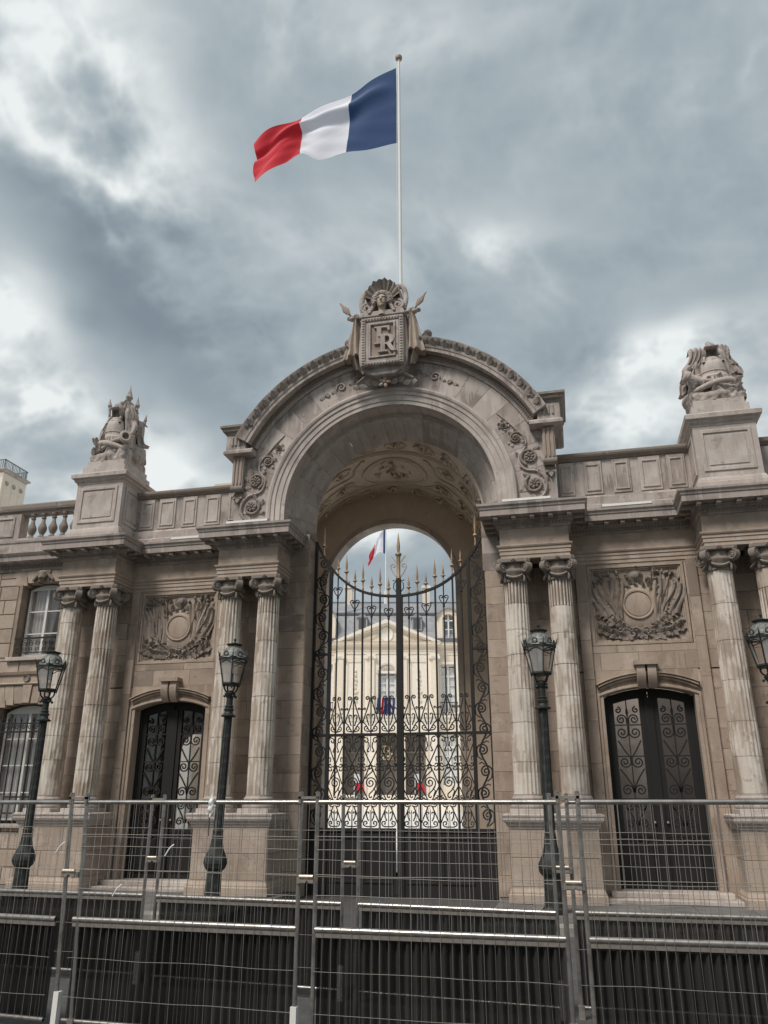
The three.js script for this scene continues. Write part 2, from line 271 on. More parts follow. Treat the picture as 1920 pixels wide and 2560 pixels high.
// ---------- scene bookkeeping ----------
const used = {};
const numbered = n => { const k = used[n] = (used[n] || 0) + 1; return k === 1 ? n : n + '_' + String(k - 1).padStart(3, '0'); };
function thing(name, label, category, pos = [0, 0, 0], group, turn = 0) { const o = new THREE.Group(); o.name = numbered(name); o.position.set(...pos); o.rotation.y = turn; o.userData = { label, category }; if (group) o.userData.group = group; scene.add(o); return o; }
function M(name, g, mat, parent, pos) { const m = new THREE.Mesh(g, mat); m.name = name; m.castShadow = m.receiveShadow = true; if (pos) m.position.set(...pos); parent.add(m); return m; }
function one(name, g, mat, label, category, group, pos) { const m = M(numbered(name), g, mat, scene, pos); m.userData = { label, category }; if (group) m.userData.group = group; return m; }
function struct(name, g, mat) { const m = M(name, g, mat, scene); m.userData = { kind: 'structure', label: name.replace(/_/g, ' ') }; return m; }
const stuff = m => { m.userData.kind = 'stuff'; return m; };
// rectangle minus rectangles
function cut(rects, h) { const o = []; for (const r of rects) { const [a, b, c, d] = r, [e, f, g, i] = h; if (f <= a || e >= b || i <= c || g >= d) { o.push(r); continue; }
  if (g > c) o.push([a, b, c, g]); if (i < d) o.push([a, b, i, d]); const y0 = Math.max(c, g), y1 = Math.min(d, i); if (e > a) o.push([a, e, y0, y1]); if (f < b) o.push([f, b, y0, y1]); } return o.filter(r => r[1] - r[0] > .03 && r[3] - r[2] > .03); }
// coursed ashlar: every block a mesh of its own, thin recessed joints; map turns (u, y, w) into place
function ashlar(parent, o) {
  const { x0, x1, y0, y1, z = 0, dep = .1, course = .43, len = .95, joint = .005, mats = [T.wall], holes = [], matrix, bev = .004, name = 'stone_block', rough = .002 } = o;
  const nR = Math.max(1, Math.round((y1 - y0) / course)), ch = (y1 - y0) / nR; let k = 0;
  for (let r = 0; r < nR; r++) {
    let x = x0, first = true;
    while (x < x1 - 1e-4) {
      let w = len * rr(.8, 1.25); if (first && r % 2) w *= .55; first = false;
      let e = x + w; if (x1 - e < len * .4) e = x1;
      let rc = [[x, e, y0 + r * ch, y0 + (r + 1) * ch]]; for (const h of holes) rc = cut(rc, h);
      const m = mats[Math.floor(rnd() * mats.length)];
      for (const q of rc) { const zz = z + rr(-rough, rough); const g = gb().ash(q[0] + joint / 2, q[1] - joint / 2, q[2] + joint / 2, q[3] - joint / 2, z - dep, zz, bev).geo(rr(0, 3), rr(0, 3)); if (matrix) g.applyMatrix4(matrix); M(name, g, m, parent); k++; }
      x = e;
    }
  }
  return k;
}
const mat4 = (r, p) => new THREE.Matrix4().compose(V3(...p), new THREE.Quaternion().setFromEuler(new THREE.Euler(...r)), V3(1, 1, 1));
// ================= setting: ground =================
const asphalt = tex(512, (u, v) => { const q = .045 + .05 * tfbm(u, v, 20, 5, 5) + .03 * tn(u * 200, v * 200, 200, 2); return [q * 1.02, q, q * .97]; }); asphalt.repeat.set(1 / 3, 1 / 3);
const paving = tex(512, (u, v) => { const q = .10 + .12 * tfbm(u, v, 9, 6, 25); return [q, q * .97, q * .92]; }); paving.repeat.set(1 / 3, 1 / 3);
const gravel = tex(512, (u, v) => { const q = .64 + .12 * tn(u * 180, v * 180, 180, 3) + .12 * tfbm(u, v, 7, 4, 6); return [q * 1.0, q * .965, q * .91]; }); gravel.repeat.set(1 / 4, 1 / 4);
const Mroad = new THREE.MeshStandardMaterial({ map: asphalt, bumpMap: asphalt, bumpScale: .006, roughness: .95 }), Mpave = new THREE.MeshStandardMaterial({ map: paving, roughness: .9, bumpMap: paving, bumpScale: .004 }), Mgrav = new THREE.MeshStandardMaterial({ map: gravel, roughness: .95 });
struct('ground', gb().box(-180, 180, -.6, -.19, -180, 180).geo(), Mroad);
struct('road', gb().box(-60, 60, -.185, -.15, 3.95, 40).geo(), Mroad);
{ const kp = [[0, -.18], [.25, -.18], [.25, -.03], [.22, 0.002], [0, .002]]; struct('kerb', mg([mould([[-60, 3.7], [-2.31, 3.7]], kp).geo(), mould([[2.31, 3.7], [60, 3.7]], kp).geo()]), stoneMat([.30, .285, .26], [.2, .19, .17], [.4, .38, .35], { seed: 5, N: 256, size: 2 })); }
struct('driveway', gb().box(-2.31, 2.31, -.18, -.135, -6, 3.95).geo(), Mroad);
{ const sw = struct('pavement', gb().box(-60, -2.31, -.18, -.012, -6, 3.697).box(2.31, 60, -.18, -.012, -6, 3.697).geo(), Mpave);
  for (let i = 0; i < 24; i++) for (let j = 0; j < 5; j++) if (Math.abs(-11.5 + i) > 2.6) M('paving_slab', gb().ash(0, .985, 0, .725, -.01, 0, .006).geo(rr(0, 3), rr(0, 3)).applyMatrix4(mat4([-PI / 2, 0, 0], [-12 + i, 0, 3.69 - j * .735])), Mpave, sw); }
// court beyond the gate rises gently to the palace steps; it follows the palace axis, turned from the street
const AX = [-sin(YAW), -cos(YAW)], RX = [cos(YAW), -sin(YAW)];
{ const g = gb(), P = (d, w, y) => [CAM.x + AX[0] * d + RX[0] * w, y, CAM.z + AX[1] * d + RX[1] * w]; const L = [[24.9, .0], [35, .25], [50, .85], [64, 1.35], [130, 1.4]];
  for (let i = 0; i < L.length - 1; i++) g.quad(P(L[i][0], -45, L[i][1]), P(L[i][0], 45, L[i][1]), P(L[i + 1][0], 45, L[i + 1][1]), P(L[i + 1][0], -45, L[i + 1][1]));
  struct('courtyard', g.geo(), Mgrav); }

// ================= the gateway =================
const GW = thing('stone_gateway', 'weathered stone triumphal gateway with paired columns and coffered arch', 'gateway');
const wm = [T.wall, T.wall, T.wall, T.wall3, T.wall2], sx = (s, a, b) => s > 0 ? [a, b] : [-b, -a];
const ARC = { cy: 8.82 }, DC = 5.68;     // arch centre height; side door centre
for (const s of [-1, 1]) {
  // core of the wall, in pieces round the door
  const c = gb(), B = (a, b, y0, y1, z0, z1) => { const [p, q] = sx(s, a, b); c.box(p, q, y0, y1, z0, z1); };
  B(2.25, 4.62, -.17, 7.1, -.69, -.085); B(6.74, 8.95, -.01, 7.1, -.69, -.085); B(4.62, 6.74, 4.5, 7.1, -.69, -.16); B(2.25, 8.95, 7.1, 8.36, -.69, -.03);
  const w = M('wall', c.geo(), T.joint, GW);
  const hole = [...sx(s, 4.6, 6.76), -1, 4.62], rel = [...sx(s, 4.63, 6.76), 5.18, 7.03];
  ashlar(w, { x0: sx(s, 2.25, 8.95)[0], x1: sx(s, 2.25, 8.95)[1], y0: 0, y1: 7.1, holes: [hole, rel], mats: wm });
  // framing strips beside the columns
  for (const [a, b] of [[4.34, 4.58], [6.80, 7.02]]) { const [p, q] = sx(s, a, b); ashlar(w, { x0: p, x1: q, y0: 0, y1: 7.08, z: .07, dep: .07, mats: wm, len: 2, course: .86, name: 'pilaster_strip' }); }
  // jamb facing the gate
  ashlar(w, { x0: s > 0 ? -.05 : 0, x1: s > 0 ? .62 : .67, y0: -.13, y1: 8.3, mats: wm, len: .8, course: .46, dep: .06, z: .012, name: 'jamb_stone', matrix: s > 0 ? mat4([0, -PI / 2, 0], [2.25, 0, -.64]) : mat4([0, PI / 2, 0], [-2.25, 0, -.02]) });
  // impost wall strip between jamb and entablature block
  ashlar(w, { x0: sx(s, 2.2, 2.72)[0], x1: sx(s, 2.2, 2.72)[1], y0: 7.1, y1: 8.36, z: .0, dep: .05, mats: [T.grey, T.wall2], len: 2, course: .42, name: 'impost_stone' });
  // --- pedestals, columns ---
  for (const pc of [3.485, 7.88]) {
    const x0 = s * pc - .88, x1 = s * pc + .88, path = [[x0, -.05], [x0, .98], [x1, .98], [x1, -.05]];
    const pd = M('pedestal', gb().box(x0 + .03, x1 - .03, 0, 1.62, -.03, .93).geo(), T.joint, GW);
    for (const [a, b, yy, zz] of [[x0, s * pc - .22, .30, .83], [s * pc - .22, x1, .30, .83], [x0, s * pc + .3, .83, 1.36], [s * pc + .3, x1, .83, 1.36]]) M('pedestal_block', gb().ash(a + .003, b - .003, yy, zz - .006, -.02, .98 + rr(-.003, .003), .008).geo(rr(0, 3), rr(0, 3)), [T.wall3, T.wall][+(rnd() > .6)], pd);
    for (const e of [0, 1]) for (const [yy, zz] of [[.30, .83], [.83, 1.36]]) M('pedestal_block', gb().ash(-.02, .97, yy, zz - .006, -.04, .003 * e, .008).geo(rr(0, 3), 0).applyMatrix4(mat4([0, e ? PI / 2 : -PI / 2, 0], e ? [x1, 0, .97] : [x0, 0, 0])), T.wall3, pd);
    M('plinth', mould(path, [[-.1, 0], [.07, 0], [.07, .15], [.05, .17], [.05, .2], [.012, .27], [.012, .297], [-.1, .297]]).geo(), T.wall3, pd);
    M('pedestal_cap', mould(path, [[-.6, 1.363], [.012, 1.363], [.02, 1.40], [.055, 1.43], [.055, 1.46], [.10, 1.49], [.12, 1.53], [.12, 1.59], [.135, 1.60], [.135, 1.63], [.08, 1.652], [-.6, 1.652]]).geo(), T.pale, pd);
    M('pedestal_top', gb().box(x0 + .5, x1 - .5, 1.40, 1.650, -.02, .5).geo(), T.pale, pd);
    for (const k of [-1, 1]) column(s * pc + k * .493, .6);
  }
}
function column(x, z) {
  const o = M('column', new THREE.CylinderGeometry(.245, .262, 5.0, 24, 1).translate(0, 4.45, 0), T.joint, GW, [x, 0, z]);
  M('base', mg([gb().ash(-.36, .36, -.36, .36, 0, .09, .012).geo().applyMatrix4(mat4([-PI / 2, 0, 0], [0, 1.655, 0])), lathe([[.2, 1.745], [.345, 1.745], [.362, 1.775], [.362, 1.80], [.345, 1.83], [.315, 1.835], [.30, 1.86], [.297, 1.88], [.31, 1.91], [.33, 1.92], [.338, 1.945], [.33, 1.97], [.305, 1.98], [.30, 2.02], [.2, 2.02]], 36)]), T.pale, o);
  let y = 2.022; const top = 6.585, R = yy => .286 - .026 * Math.pow((yy - 2) / 4.6, 1.6), ov = rr(0, 40);
  while (y < top - .01) {
    let h = rr(.5, .84); if (top - y - h < .35) h = top - y; const fl = rnd() < .15 ? .006 : rnd() < .3 ? .012 : .021;
    const N = 20 * 7, rows = [y + .003, y + .009, y + h * .5, y + h - .009, y + h - .003], P = [], U = [], I = [], wob = rr(-.003, .003);
    rows.forEach((yy, r) => { for (let i = 0; i <= N; i++) { const a = i / N * 2 * PI, f = (i % 7) / 7, fx = f < .2 ? 0 : Math.sin((f - .2) / .8 * PI), edge = r === 0 || r === 4 ? .007 : 0, k = R(yy) + wob - fl * Math.pow(fx, .7) - edge; P.push(k * cos(a), yy, -k * sin(a)); U.push(a * .28 + ov, yy + ov * .37); } });
    for (let r = 0; r < 4; r++) for (let i = 0; i < N; i++) { const a = r * (N + 1) + i, b = a + N + 1; I.push(a, a + 1, b + 1, a, b + 1, b); }
    const g = new THREE.BufferGeometry(); g.setAttribute('position', new THREE.Float32BufferAttribute(P, 3)); g.setAttribute('uv', new THREE.Float32BufferAttribute(U, 2)); g.setIndex(I); g.computeVertexNormals();
    M('drum', g, T.col, o); y += h;
  }
  // Ionic capital: necking, egg band, four diagonal volutes, bent abacus, hanging garlands
  const cp = M('capital', lathe([[.2, 6.56], [.272, 6.56], [.285, 6.575], [.285, 6.60], [.268, 6.615], [.27, 6.69], [.30, 6.74], [.335, 6.79], [.335, 6.83], [.30, 6.86], [.30, 6.98], [.2, 6.98]], 32), T.dark, o);
  const ab = []; for (const [k, q] of [[0, 0], [1, 0], [2, 0], [3, 0]]) { const a = (k * 90 - 45) * rad, e = .475; ab.push([e * cos(a - .11), e * sin(a - .11)], [e * cos(a + .11), e * sin(a + .11)]); for (const t of [25, 45, 65]) { const b = a + t * rad, r = .36 + .035 * Math.abs(t - 45) / 20; ab.push([r * cos(b), r * sin(b)]); } }
  M('abacus', extr(ab, 6.99, 7.085, .012).applyMatrix4(new THREE.Matrix4().set(1, 0, 0, 0, 0, 0, 1, 0, 0, -1, 0, 0, 0, 0, 0, 1)), T.dark, o);
  for (let k = 0; k < 4; k++) {
    const a = (k * 90 + 45) * rad;
    const sp = spiral(0, 0, .105, 90, -1.75, .016, 34), vol = mg([new THREE.CylinderGeometry(.098, .098, .10, 20).rotateX(PI / 2), strap(sp, .022, .135).geo(), strap([[0, .098], [-.08, .112], [-.2, .108], [-.30, .085]], .035, .13).geo(), new THREE.SphereGeometry(.022, 8, 6).translate(0, 0, .058), new THREE.SphereGeometry(.022, 8, 6).translate(0, 0, -.058)].map(q => boxUV(q)));
    M('volute', xf(vol, { p: [cos(a) * .395, 6.875, sin(a) * .395], r: [0, -a, 0], s: [1.22, 1.22, 1.1] }), T.dark, o);
    const b = k * 90 * rad, ga = []; for (let i = 0; i <= 8; i++) { const t = (i / 8 - .5) * 1.25; ga.push([.315 * sin(b + t), 6.70 - .085 * cos(t * 2.5) + .02, .315 * cos(b + t)]); }
    M('garland', tube(ga, .036, 18, 6, false, t => .55 + .6 * sin(t * PI)), T.dark, o);
    M('rosette', xf(rosetteGeo(.055, 6), { p: [.385 * sin(b), 7.03, .385 * cos(b)], r: [0, b, 0] }), T.dark, o);
    M('drop', xf(boxUV(new THREE.SphereGeometry(.045, 8, 6)), { p: [.30 * sin(b + .78), 6.63, .30 * cos(b + .78)], s: [.9, 2.1, .9] }), T.dark, o);
  }
}
function rosetteGeo(r, n = 6, z = .03) { const o = []; for (let k = 0; k < n; k++) { const t = k / n * 2 * PI; o.push(xf(new THREE.SphereGeometry(1, 7, 5), { p: [cos(t) * r * .58, sin(t) * r * .58, 0], r: [0, 0, t], s: [r * .42, r * .27, z] })); }
  o.push(xf(new THREE.SphereGeometry(1, 8, 6), { s: [r * .26, r * .26, z * 1.5] })); return mg(o.map(g => boxUV(g))); }

// --- entablature breaking forward over each pair of columns ---
const ENT = s => { const p = [[2.71, -.2], [2.71, .9], [4.26, .9], [4.26, .02], [7.11, .02], [7.11, .9], [8.65, .9], [8.65, .02], [9.0, .02]]; return s > 0 ? p : p.map(q => [-q[0], q[1]]).reverse(); };
for (const s of [-1, 1]) {
  const P = ENT(s);
  M('architrave', mould(P, [[-.5, 7.085], [0, 7.085], [0, 7.17], [.018, 7.175], [.018, 7.265], [.036, 7.27], [.036, 7.335], [.06, 7.345], [.075, 7.375], [.075, 7.395], [-.5, 7.395]]).geo(), T.wall3, GW);
  M('frieze', mould(P, [[-.5, 7.397], [.004, 7.397], [.004, 7.80], [-.5, 7.80]]).geo(), T.wall3, GW);
  const co = M('cornice', mould(P, [[-.5, 7.802], [.03, 7.802], [.05, 7.84], [.09, 7.87], [.09, 7.90], [.11, 7.91], [.11, 7.97], [.14, 8.0], [.14, 8.035], [.375, 8.035], [.375, 8.02], [.40, 8.02], [.40, 8.16], [.42, 8.17], [.43, 8.21], [.465, 8.25], [.47, 8.30], [.2, 8.345], [-.5, 8.36]]).geo(), T.grey, GW);
  const md = gb().box(-.05, .05, 7.955, 8.03, 0, .22).geo(), dn = [];
  for (let i = 0; i < P.length - 1; i++) {
    const a = P[i], b = P[i + 1], L = Math.hypot(b[0] - a[0], b[1] - a[1]), t = [(b[0] - a[0]) / L, (b[1] - a[1]) / L], n = [-t[1], t[0]], ext = (k, o) => { const p = P[k - 1], c = P[k], q = P[k + 1]; if (!p || !q) return 0; const cr = (c[0] - p[0]) * (q[1] - c[1]) - (c[1] - p[1]) * (q[0] - c[0]); return cr < 0 ? o : -o; };
    const e0 = ext(i, .11), e1 = ext(i + 1, .11), l = L + e0 + e1, k = Math.max(1, Math.round((l - .1) / .375)), ang = Math.atan2(n[0], n[1]);
    if (l > .25) for (let j = 0; j <= k; j++) { const u = -e0 + .06 + (l - .12) * j / k; M('modillion', md, T.grey, co, [a[0] + t[0] * u + n[0] * .14, 0, a[1] + t[1] * u + n[1] * .14]).rotation.y = ang; }
    const f0 = ext(i, .09), f1 = ext(i + 1, .09), l2 = L + f0 + f1, k2 = Math.round(l2 / .075);
    for (let j = 0; j < k2; j++) { const u = -f0 + l2 * (j + .5) / k2; dn.push(xf(gb().box(-.022, .022, 7.835, 7.895, 0, .028).geo(), { p: [a[0] + t[0] * u + n[0] * .088, 0, a[1] + t[1] * u + n[1] * .088], r: [0, ang, 0] })); }
  }
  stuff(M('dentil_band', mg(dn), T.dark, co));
  // blocking course and panelled parapet
  const q0 = s > 0 ? [[4.12, .02], [7.2, .02]] : [[-7.2, .02], [-4.12, .02]];
  M('blocking_course', mould(q0, [[-.5, 8.33], [.30, 8.36], [.30, 8.44], [.27, 8.46], [.14, 8.52], [.14, 8.70], [.11, 8.73], [.02, 8.79], [-.5, 8.79]]).geo(), T.grey, GW);
  const pp = M('parapet', gb().box(...sx(s, 4.10, 7.22), 8.79, 9.72, -.35, 0).geo(rr(0, 2), 0), T.grey, GW);
  for (const [a, b] of [[4.16, 4.52], [4.74, 5.18], [5.42, 5.84], [6.04, 6.54], [6.68, 7.10]]) {
    const [p, q] = sx(s, a, b); M('panel', mg([gb().ash(p, q, 8.82, 9.69, -.02, .035, .012).geo(rr(0, 2), 0), extr([[p + .05, 8.90], [q - .05, 8.90], [q - .05, 9.60], [p + .05, 9.60]], .03, .06, .008, [[[p + .09, 8.94], [p + .09, 9.56], [q - .09, 9.56], [q - .09, 8.94]]])]), [T.grey, T.pale][+(rnd() > .7)], pp);
  }
  M('coping', mould(q0.map(q => [q[0], 0]), [[-.42, 9.722], [.03, 9.722], [.05, 9.76], [.11, 9.79], [.13, 9.83], [.13, 9.88], [.10, 9.905], [-.42, 9.905]]).geo(), T.dark, GW);
  // tall pedestal that carries the trophy
  const u0 = s > 0 ? 7.22 : -8.58, u1 = u0 + 1.36, z0 = -.62, z1 = .84, loop = [[u0, z0], [u0, z1], [u1, z1], [u1, z0]];
  const up = M('upper_pedestal', gb().box(u0, u1, 8.30, 10.0, z0, z1).geo(rr(0, 2), 0), T.pale, GW);
  M('base_moulding', mould(loop, [[-.2, 8.31], [.09, 8.34], [.09, 8.56], [.06, 8.58], [.05, 8.63], [.015, 8.70], [-.2, 8.70]], true).geo(), T.pale, up);
  M('cap_moulding', mould(loop, [[-.3, 9.96], [.012, 9.96], [.02, 10.0], [.07, 10.04], [.08, 10.09], [.14, 10.12], [.15, 10.22], [.12, 10.25], [.0, 10.30], [-.3, 10.30]], true).geo(), T.pale, up);
  M('step', gb().box(u0 + .05, u1 - .05, 10.29, 10.50, z0 + .05, z1 - .05).geo(), T.pale, up);
  M('step', gb().box(u0 + .12, u1 - .12, 10.50, 10.69, z0 + .12, z1 - .12).geo(), T.pale, up);
  const pan = (w) => extr([[-w / 2, 8.84], [w / 2, 8.84], [w / 2, 9.86], [-w / 2, 9.86]], 0, .03, .01, [[[-w / 2 + .08, 8.93], [-w / 2 + .08, 9.77], [w / 2 - .08, 9.77], [w / 2 - .08, 8.93]]]), pin = (w) => gb().ash(-w / 2 + .13, w / 2 - .13, 8.98, 9.72, 0, .018, .01).geo();
  M('panel', mg([pan(1.1), pin(1.1)]), T.pale, up, [(u0 + u1) / 2, 0, z1]);
  for (const e of [-1, 1]) M('panel', mg([pan(1.14), pin(1.14)]), T.pale, up, [e > 0 ? u1 : u0, 0, .11]).rotation.y = e * PI / 2;
}
// parapet going on past the right pedestal
{ const w = M('parapet', gb().box(8.56, 12, 8.3, 9.72, -.35, 0).geo(), T.grey, GW); M('panel', gb().ash(8.72, 9.2, 8.82, 9.69, -.02, .035, .012).geo(), T.grey, w); M('coping', mould([[8.5, 0], [12, 0]], [[-.42, 9.722], [.03, 9.722], [.11, 9.79], [.13, 9.88], [-.42, 9.905]]).geo(), T.dark, GW); M('wall', gb().box(8.951, 12, 0, 8.3, -.69, 0).geo(), T.wall, GW); M('cornice', mould([[9.01, .02], [12, .02]], [[-.5, 7.1], [.0, 7.1], [.05, 7.9], [.37, 8.03], [.40, 8.16], [.47, 8.3], [-.5, 8.36]]).geo(), T.grey, GW); }

// --- side doors: moulded surround, hood, keystone, steps, relief panel above ---
const doorArc = (x, hw, y0, rise, n = 12) => { const R = (hw * hw + rise * rise) / (2 * rise), o = []; for (let i = 0; i <= n; i++) { const u = -hw + 2 * hw * i / n; o.push([x + u, y0 + Math.sqrt(R * R - u * u) - (R - rise)]); } return o; };
function leafGeo(L, W, curl = .25) { const g = gb(), n = 6, row = []; for (let i = 0; i <= n; i++) { const t = i / n, w = W * Math.pow(sin(PI * Math.min(1, t * .92 + .06)), .8) * (1 + .16 * cos(t * 19)) + .004, y = t * L, z = curl * L * t * t; row.push([[-w, y, z], [-w * .5, y, z + .16 * W], [0, y, z + .06 * W], [w * .5, y, z + .16 * W], [w, y, z]]); }
  for (let i = 0; i < n; i++) for (let k = 0; k < 4; k++) g.quad(row[i][k], row[i][k + 1], row[i + 1][k + 1], row[i + 1][k]);
  for (let i = 0; i < n; i++) { g.quad([row[i][0][0], row[i][0][1], -.02], row[i][0], row[i + 1][0], [row[i + 1][0][0], row[i + 1][0][1], -.02]); g.quad(row[i][4], [row[i][4][0], row[i][4][1], -.02], [row[i + 1][4][0], row[i + 1][4][1], -.02], row[i + 1][4]); }
  return g.smooth(50); }
const LEAF = leafGeo(.17, .05), LEAF2 = leafGeo(.13, .032);
for (const s of [-1, 1]) {
  const x = s * DC, hw = .94, sur = M('door_surround', extr([[x - 1.09, .0], [x - .95, 0], ...doorArc(x, .95, 4.06, .19), [x + .95, 0], [x + 1.09, 0], [x + 1.09, 4.63], [x - 1.09, 4.63]], -.25, -.004).clone(), T.wall, GW);
  const fr = (a, b, z0, z1, m) => M('architrave_moulding', extr([[x - b, .19], [x - a, .19], ...doorArc(x, a, 4.06, .19), [x + a, .19], [x + b, .19], ...doorArc(x, b, 4.10, .2 + (b - a) * .25).reverse()], z0, z1, .008), m, sur);
  fr(.95, 1.03, -.01, .03, T.wall); fr(1.032, 1.085, -.01, .06, T.wall);
  M('reveal', mg([gb().box(x - .99, x - .951, 0, 4.1, -.69, -.24).geo(), gb().box(x + .951, x + .99, 0, 4.1, -.69, -.24).geo()]), T.wall2, sur);
  const hd = (r0, r1, z0, z1, e) => extr([...doorArc(x, 1.02 + e, 4.19 + r0, .24), ...doorArc(x, 1.02 + e, 4.19 + r1, .24).reverse()], z0, z1, .006);
  M('hood', mg([hd(0, .05, -.01, .07, 0), hd(.052, .10, -.01, .12, .03), hd(.102, .13, -.01, .15, .06)]), T.wall, sur);
  const kg = []; for (let i = 0; i <= 14; i++) { const t = i / 14; kg.push([.08 + .13 * sin(t * PI * .9) + (t > .75 ? .08 * (t - .75) * 4 : 0), 4.22 + .56 * t]); }
  M('keystone', mg([-1, 1].map(k => boxUV(new THREE.ExtrudeGeometry(new THREE.Shape([...kg, [-.02, 4.78], [-.02, 4.22]].map(p => new THREE.Vector2(...p))), { depth: .17, bevelEnabled: true, bevelSize: .008, bevelThickness: .008, bevelSegments: 1 }).applyMatrix4(mat4([0, -PI / 2, 0], [x + (k > 0 ? .20 : -.03), 0, 0])))).concat([gb().box(x - .25, x + .25, 4.70, 4.79, -.01, .26).geo()])), T.wall2, sur);
  for (const [w, y0, y1, z1] of [[1.28, .0, .085, .72], [1.16, .085, .19, .40]]) M('step', extr([[x - w, y0], [x + w, y0], [x + w, y1], [x - w, y1]], -.3, z1, .012), T.pale, GW);
  // relief panel
  const rp = M('relief_panel', gb().box(x - 1.06, x + 1.06, 5.18, 7.03, -.155, -.07).geo(), T.wall2, GW);
  const fo = [[x - 1.065, 5.18], [x + 1.065, 5.18], [x + 1.065, 7.03], [x - 1.065, 7.03]], inset = (p, k) => [[p[0][0] + k, p[0][1] + k], [p[1][0] - k, p[1][1] + k], [p[2][0] - k, p[2][1] - k], [p[3][0] + k, p[3][1] - k]];
  M('panel_frame', mg([extr(fo, -.07, .012, .008, [inset(fo, .06).reverse()]), extr(inset(fo, .062), -.07, -.02, .006, [inset(fo, .10).reverse()]), extr(inset(fo, .102), -.07, -.045, .006, [inset(fo, .13).reverse()])]), T.wall, rp);
  const my = 6.10, A = (name, g, m = T.wall2) => M(name, g, m, rp);
  A('medallion', xf(lathe([[0, .075], [.15, .07], [.27, .05], [.285, .03], [.30, .065], [.335, .07], [.36, .04], [.37, -.02], [0, -.02]], 40), { p: [x, my, -.07], r: [PI / 2, 0, 0] }), T.wall);
  A('shield_ground', xf(lathe([[0, .03], [.46, .03], [.52, .0], [.52, -.02]], 40), { p: [x, my - .02, -.07], r: [PI / 2, 0, 0] }), T.wall);
  // wreath of leaves round the medallion and foliage filling the field
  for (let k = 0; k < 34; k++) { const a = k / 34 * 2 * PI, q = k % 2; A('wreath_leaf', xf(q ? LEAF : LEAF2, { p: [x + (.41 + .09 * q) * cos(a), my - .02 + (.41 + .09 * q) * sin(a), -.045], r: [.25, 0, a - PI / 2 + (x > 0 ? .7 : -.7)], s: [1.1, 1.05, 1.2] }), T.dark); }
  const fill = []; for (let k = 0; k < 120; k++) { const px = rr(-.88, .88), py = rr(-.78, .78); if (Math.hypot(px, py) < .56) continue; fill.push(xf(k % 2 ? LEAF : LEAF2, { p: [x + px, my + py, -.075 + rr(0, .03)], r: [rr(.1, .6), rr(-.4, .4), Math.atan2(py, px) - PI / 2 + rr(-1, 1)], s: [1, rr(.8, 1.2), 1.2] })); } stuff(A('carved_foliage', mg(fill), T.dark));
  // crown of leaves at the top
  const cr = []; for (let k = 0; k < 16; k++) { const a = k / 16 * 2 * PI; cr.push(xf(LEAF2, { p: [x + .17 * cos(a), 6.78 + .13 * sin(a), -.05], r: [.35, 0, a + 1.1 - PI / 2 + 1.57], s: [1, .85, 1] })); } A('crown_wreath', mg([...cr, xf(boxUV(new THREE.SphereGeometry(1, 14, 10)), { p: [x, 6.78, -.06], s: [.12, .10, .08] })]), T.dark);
  for (const e of [-1, 1]) {
    // bundle of draped flags
    for (let k = 0; k < 4; k++) {
      const b = [x + e * (.36 + .05 * k), 5.75 + .06 * k], t = [x + e * (.40 + .17 * k), 6.80 - .02 * k * k];
      A('flag_staff', boxUV(tube([[...b, -.06], [...t, -.03]], .014, 2, 5)), T.wall2);
      A('spear_head', xf(lathe([[0, .13], [.035, .05], [.012, 0], [0, 0]], 6), { p: [t[0], t[1], -.02], r: [0, 0, -e * .16 * (k + .4)] }), T.dark);
      const g = gb(), R = [], ph = rr(0, 6), top = [lerp(b[0], t[0], .92), lerp(b[1], t[1], .92)]; for (let j = 0; j <= 7; j++) { const r = []; for (let i = 0; i <= 10; i++) { const u = i / 10, v = j / 7; r.push([lerp(top[0], b[0] + e * .04, v * .8) + e * (u * (.25 + .12 * v) - .08 + .04 * sin(v * 5 + ph)), lerp(top[1], b[1] - .05, v) - .07 * u + .03 * sin(u * 9 + ph), -.05 + .03 * k * (1 - u) * .5 + .085 * Math.abs(sin(u * 7.5 + ph + v * 1.6)) * (1 - .3 * v)]); } R.push(r); }
      for (let j = 0; j < 7; j++) for (let i = 0; i < 10; i++) g.quad(R[j + 1][i], R[j + 1][i + 1], R[j][i + 1], R[j][i]); A('flag_drape', g.smooth(60), k % 2 ? T.dark : T.wall2);
    }
    // laurel and oak branches crossing below
    for (let b = 0; b < 2; b++) {
      const st = smoothPts(b ? [[x - e * .12, 5.42], [x + e * .25, 5.52], [x + e * .58, 5.78], [x + e * .74, 6.18]] : [[x - e * .16, 5.52], [x + e * .2, 5.40], [x + e * .55, 5.44], [x + e * .86, 5.56]], 16);
      A('branch', tube(st.map(p => [...p, -.02]), .016, 20, 5), T.dark); const lv = [];
      st.forEach((p, i) => { if (i < 2) return; const q = st[i - 1], a = Math.atan2(p[1] - q[1], p[0] - q[0]) - PI / 2; for (const k of [-1, 1]) lv.push(xf(b ? LEAF2 : LEAF, { p: [p[0], p[1], -.025 + rr(0, .02)], r: [rr(.1, .45), rr(-.3, .3), a + k * rr(.5, .95)], s: [1.0, rr(.75, 1.1), 1] })); });
      lv.forEach(g => A('leaf', g, T.dark));
    }
    for (let k = 0; k < 9; k++) A('leaf', xf(k % 2 ? LEAF : LEAF2, { p: [x + e * rr(.30, .86), rr(6.48, 6.82), -.05], r: [rr(.1, .5), rr(-.3, .3), rr(-2.6, 2.6)] }), T.dark);
    A('ribbon', boxUV(tube([[x, 5.50, 0], [x + e * .12, 5.56, .03], [x + e * .2, 5.48, .0], [x + e * .14, 5.40, .02], [x + e * .24, 5.34, -.02]], .022, 20, 5)), T.dark);
  }
}
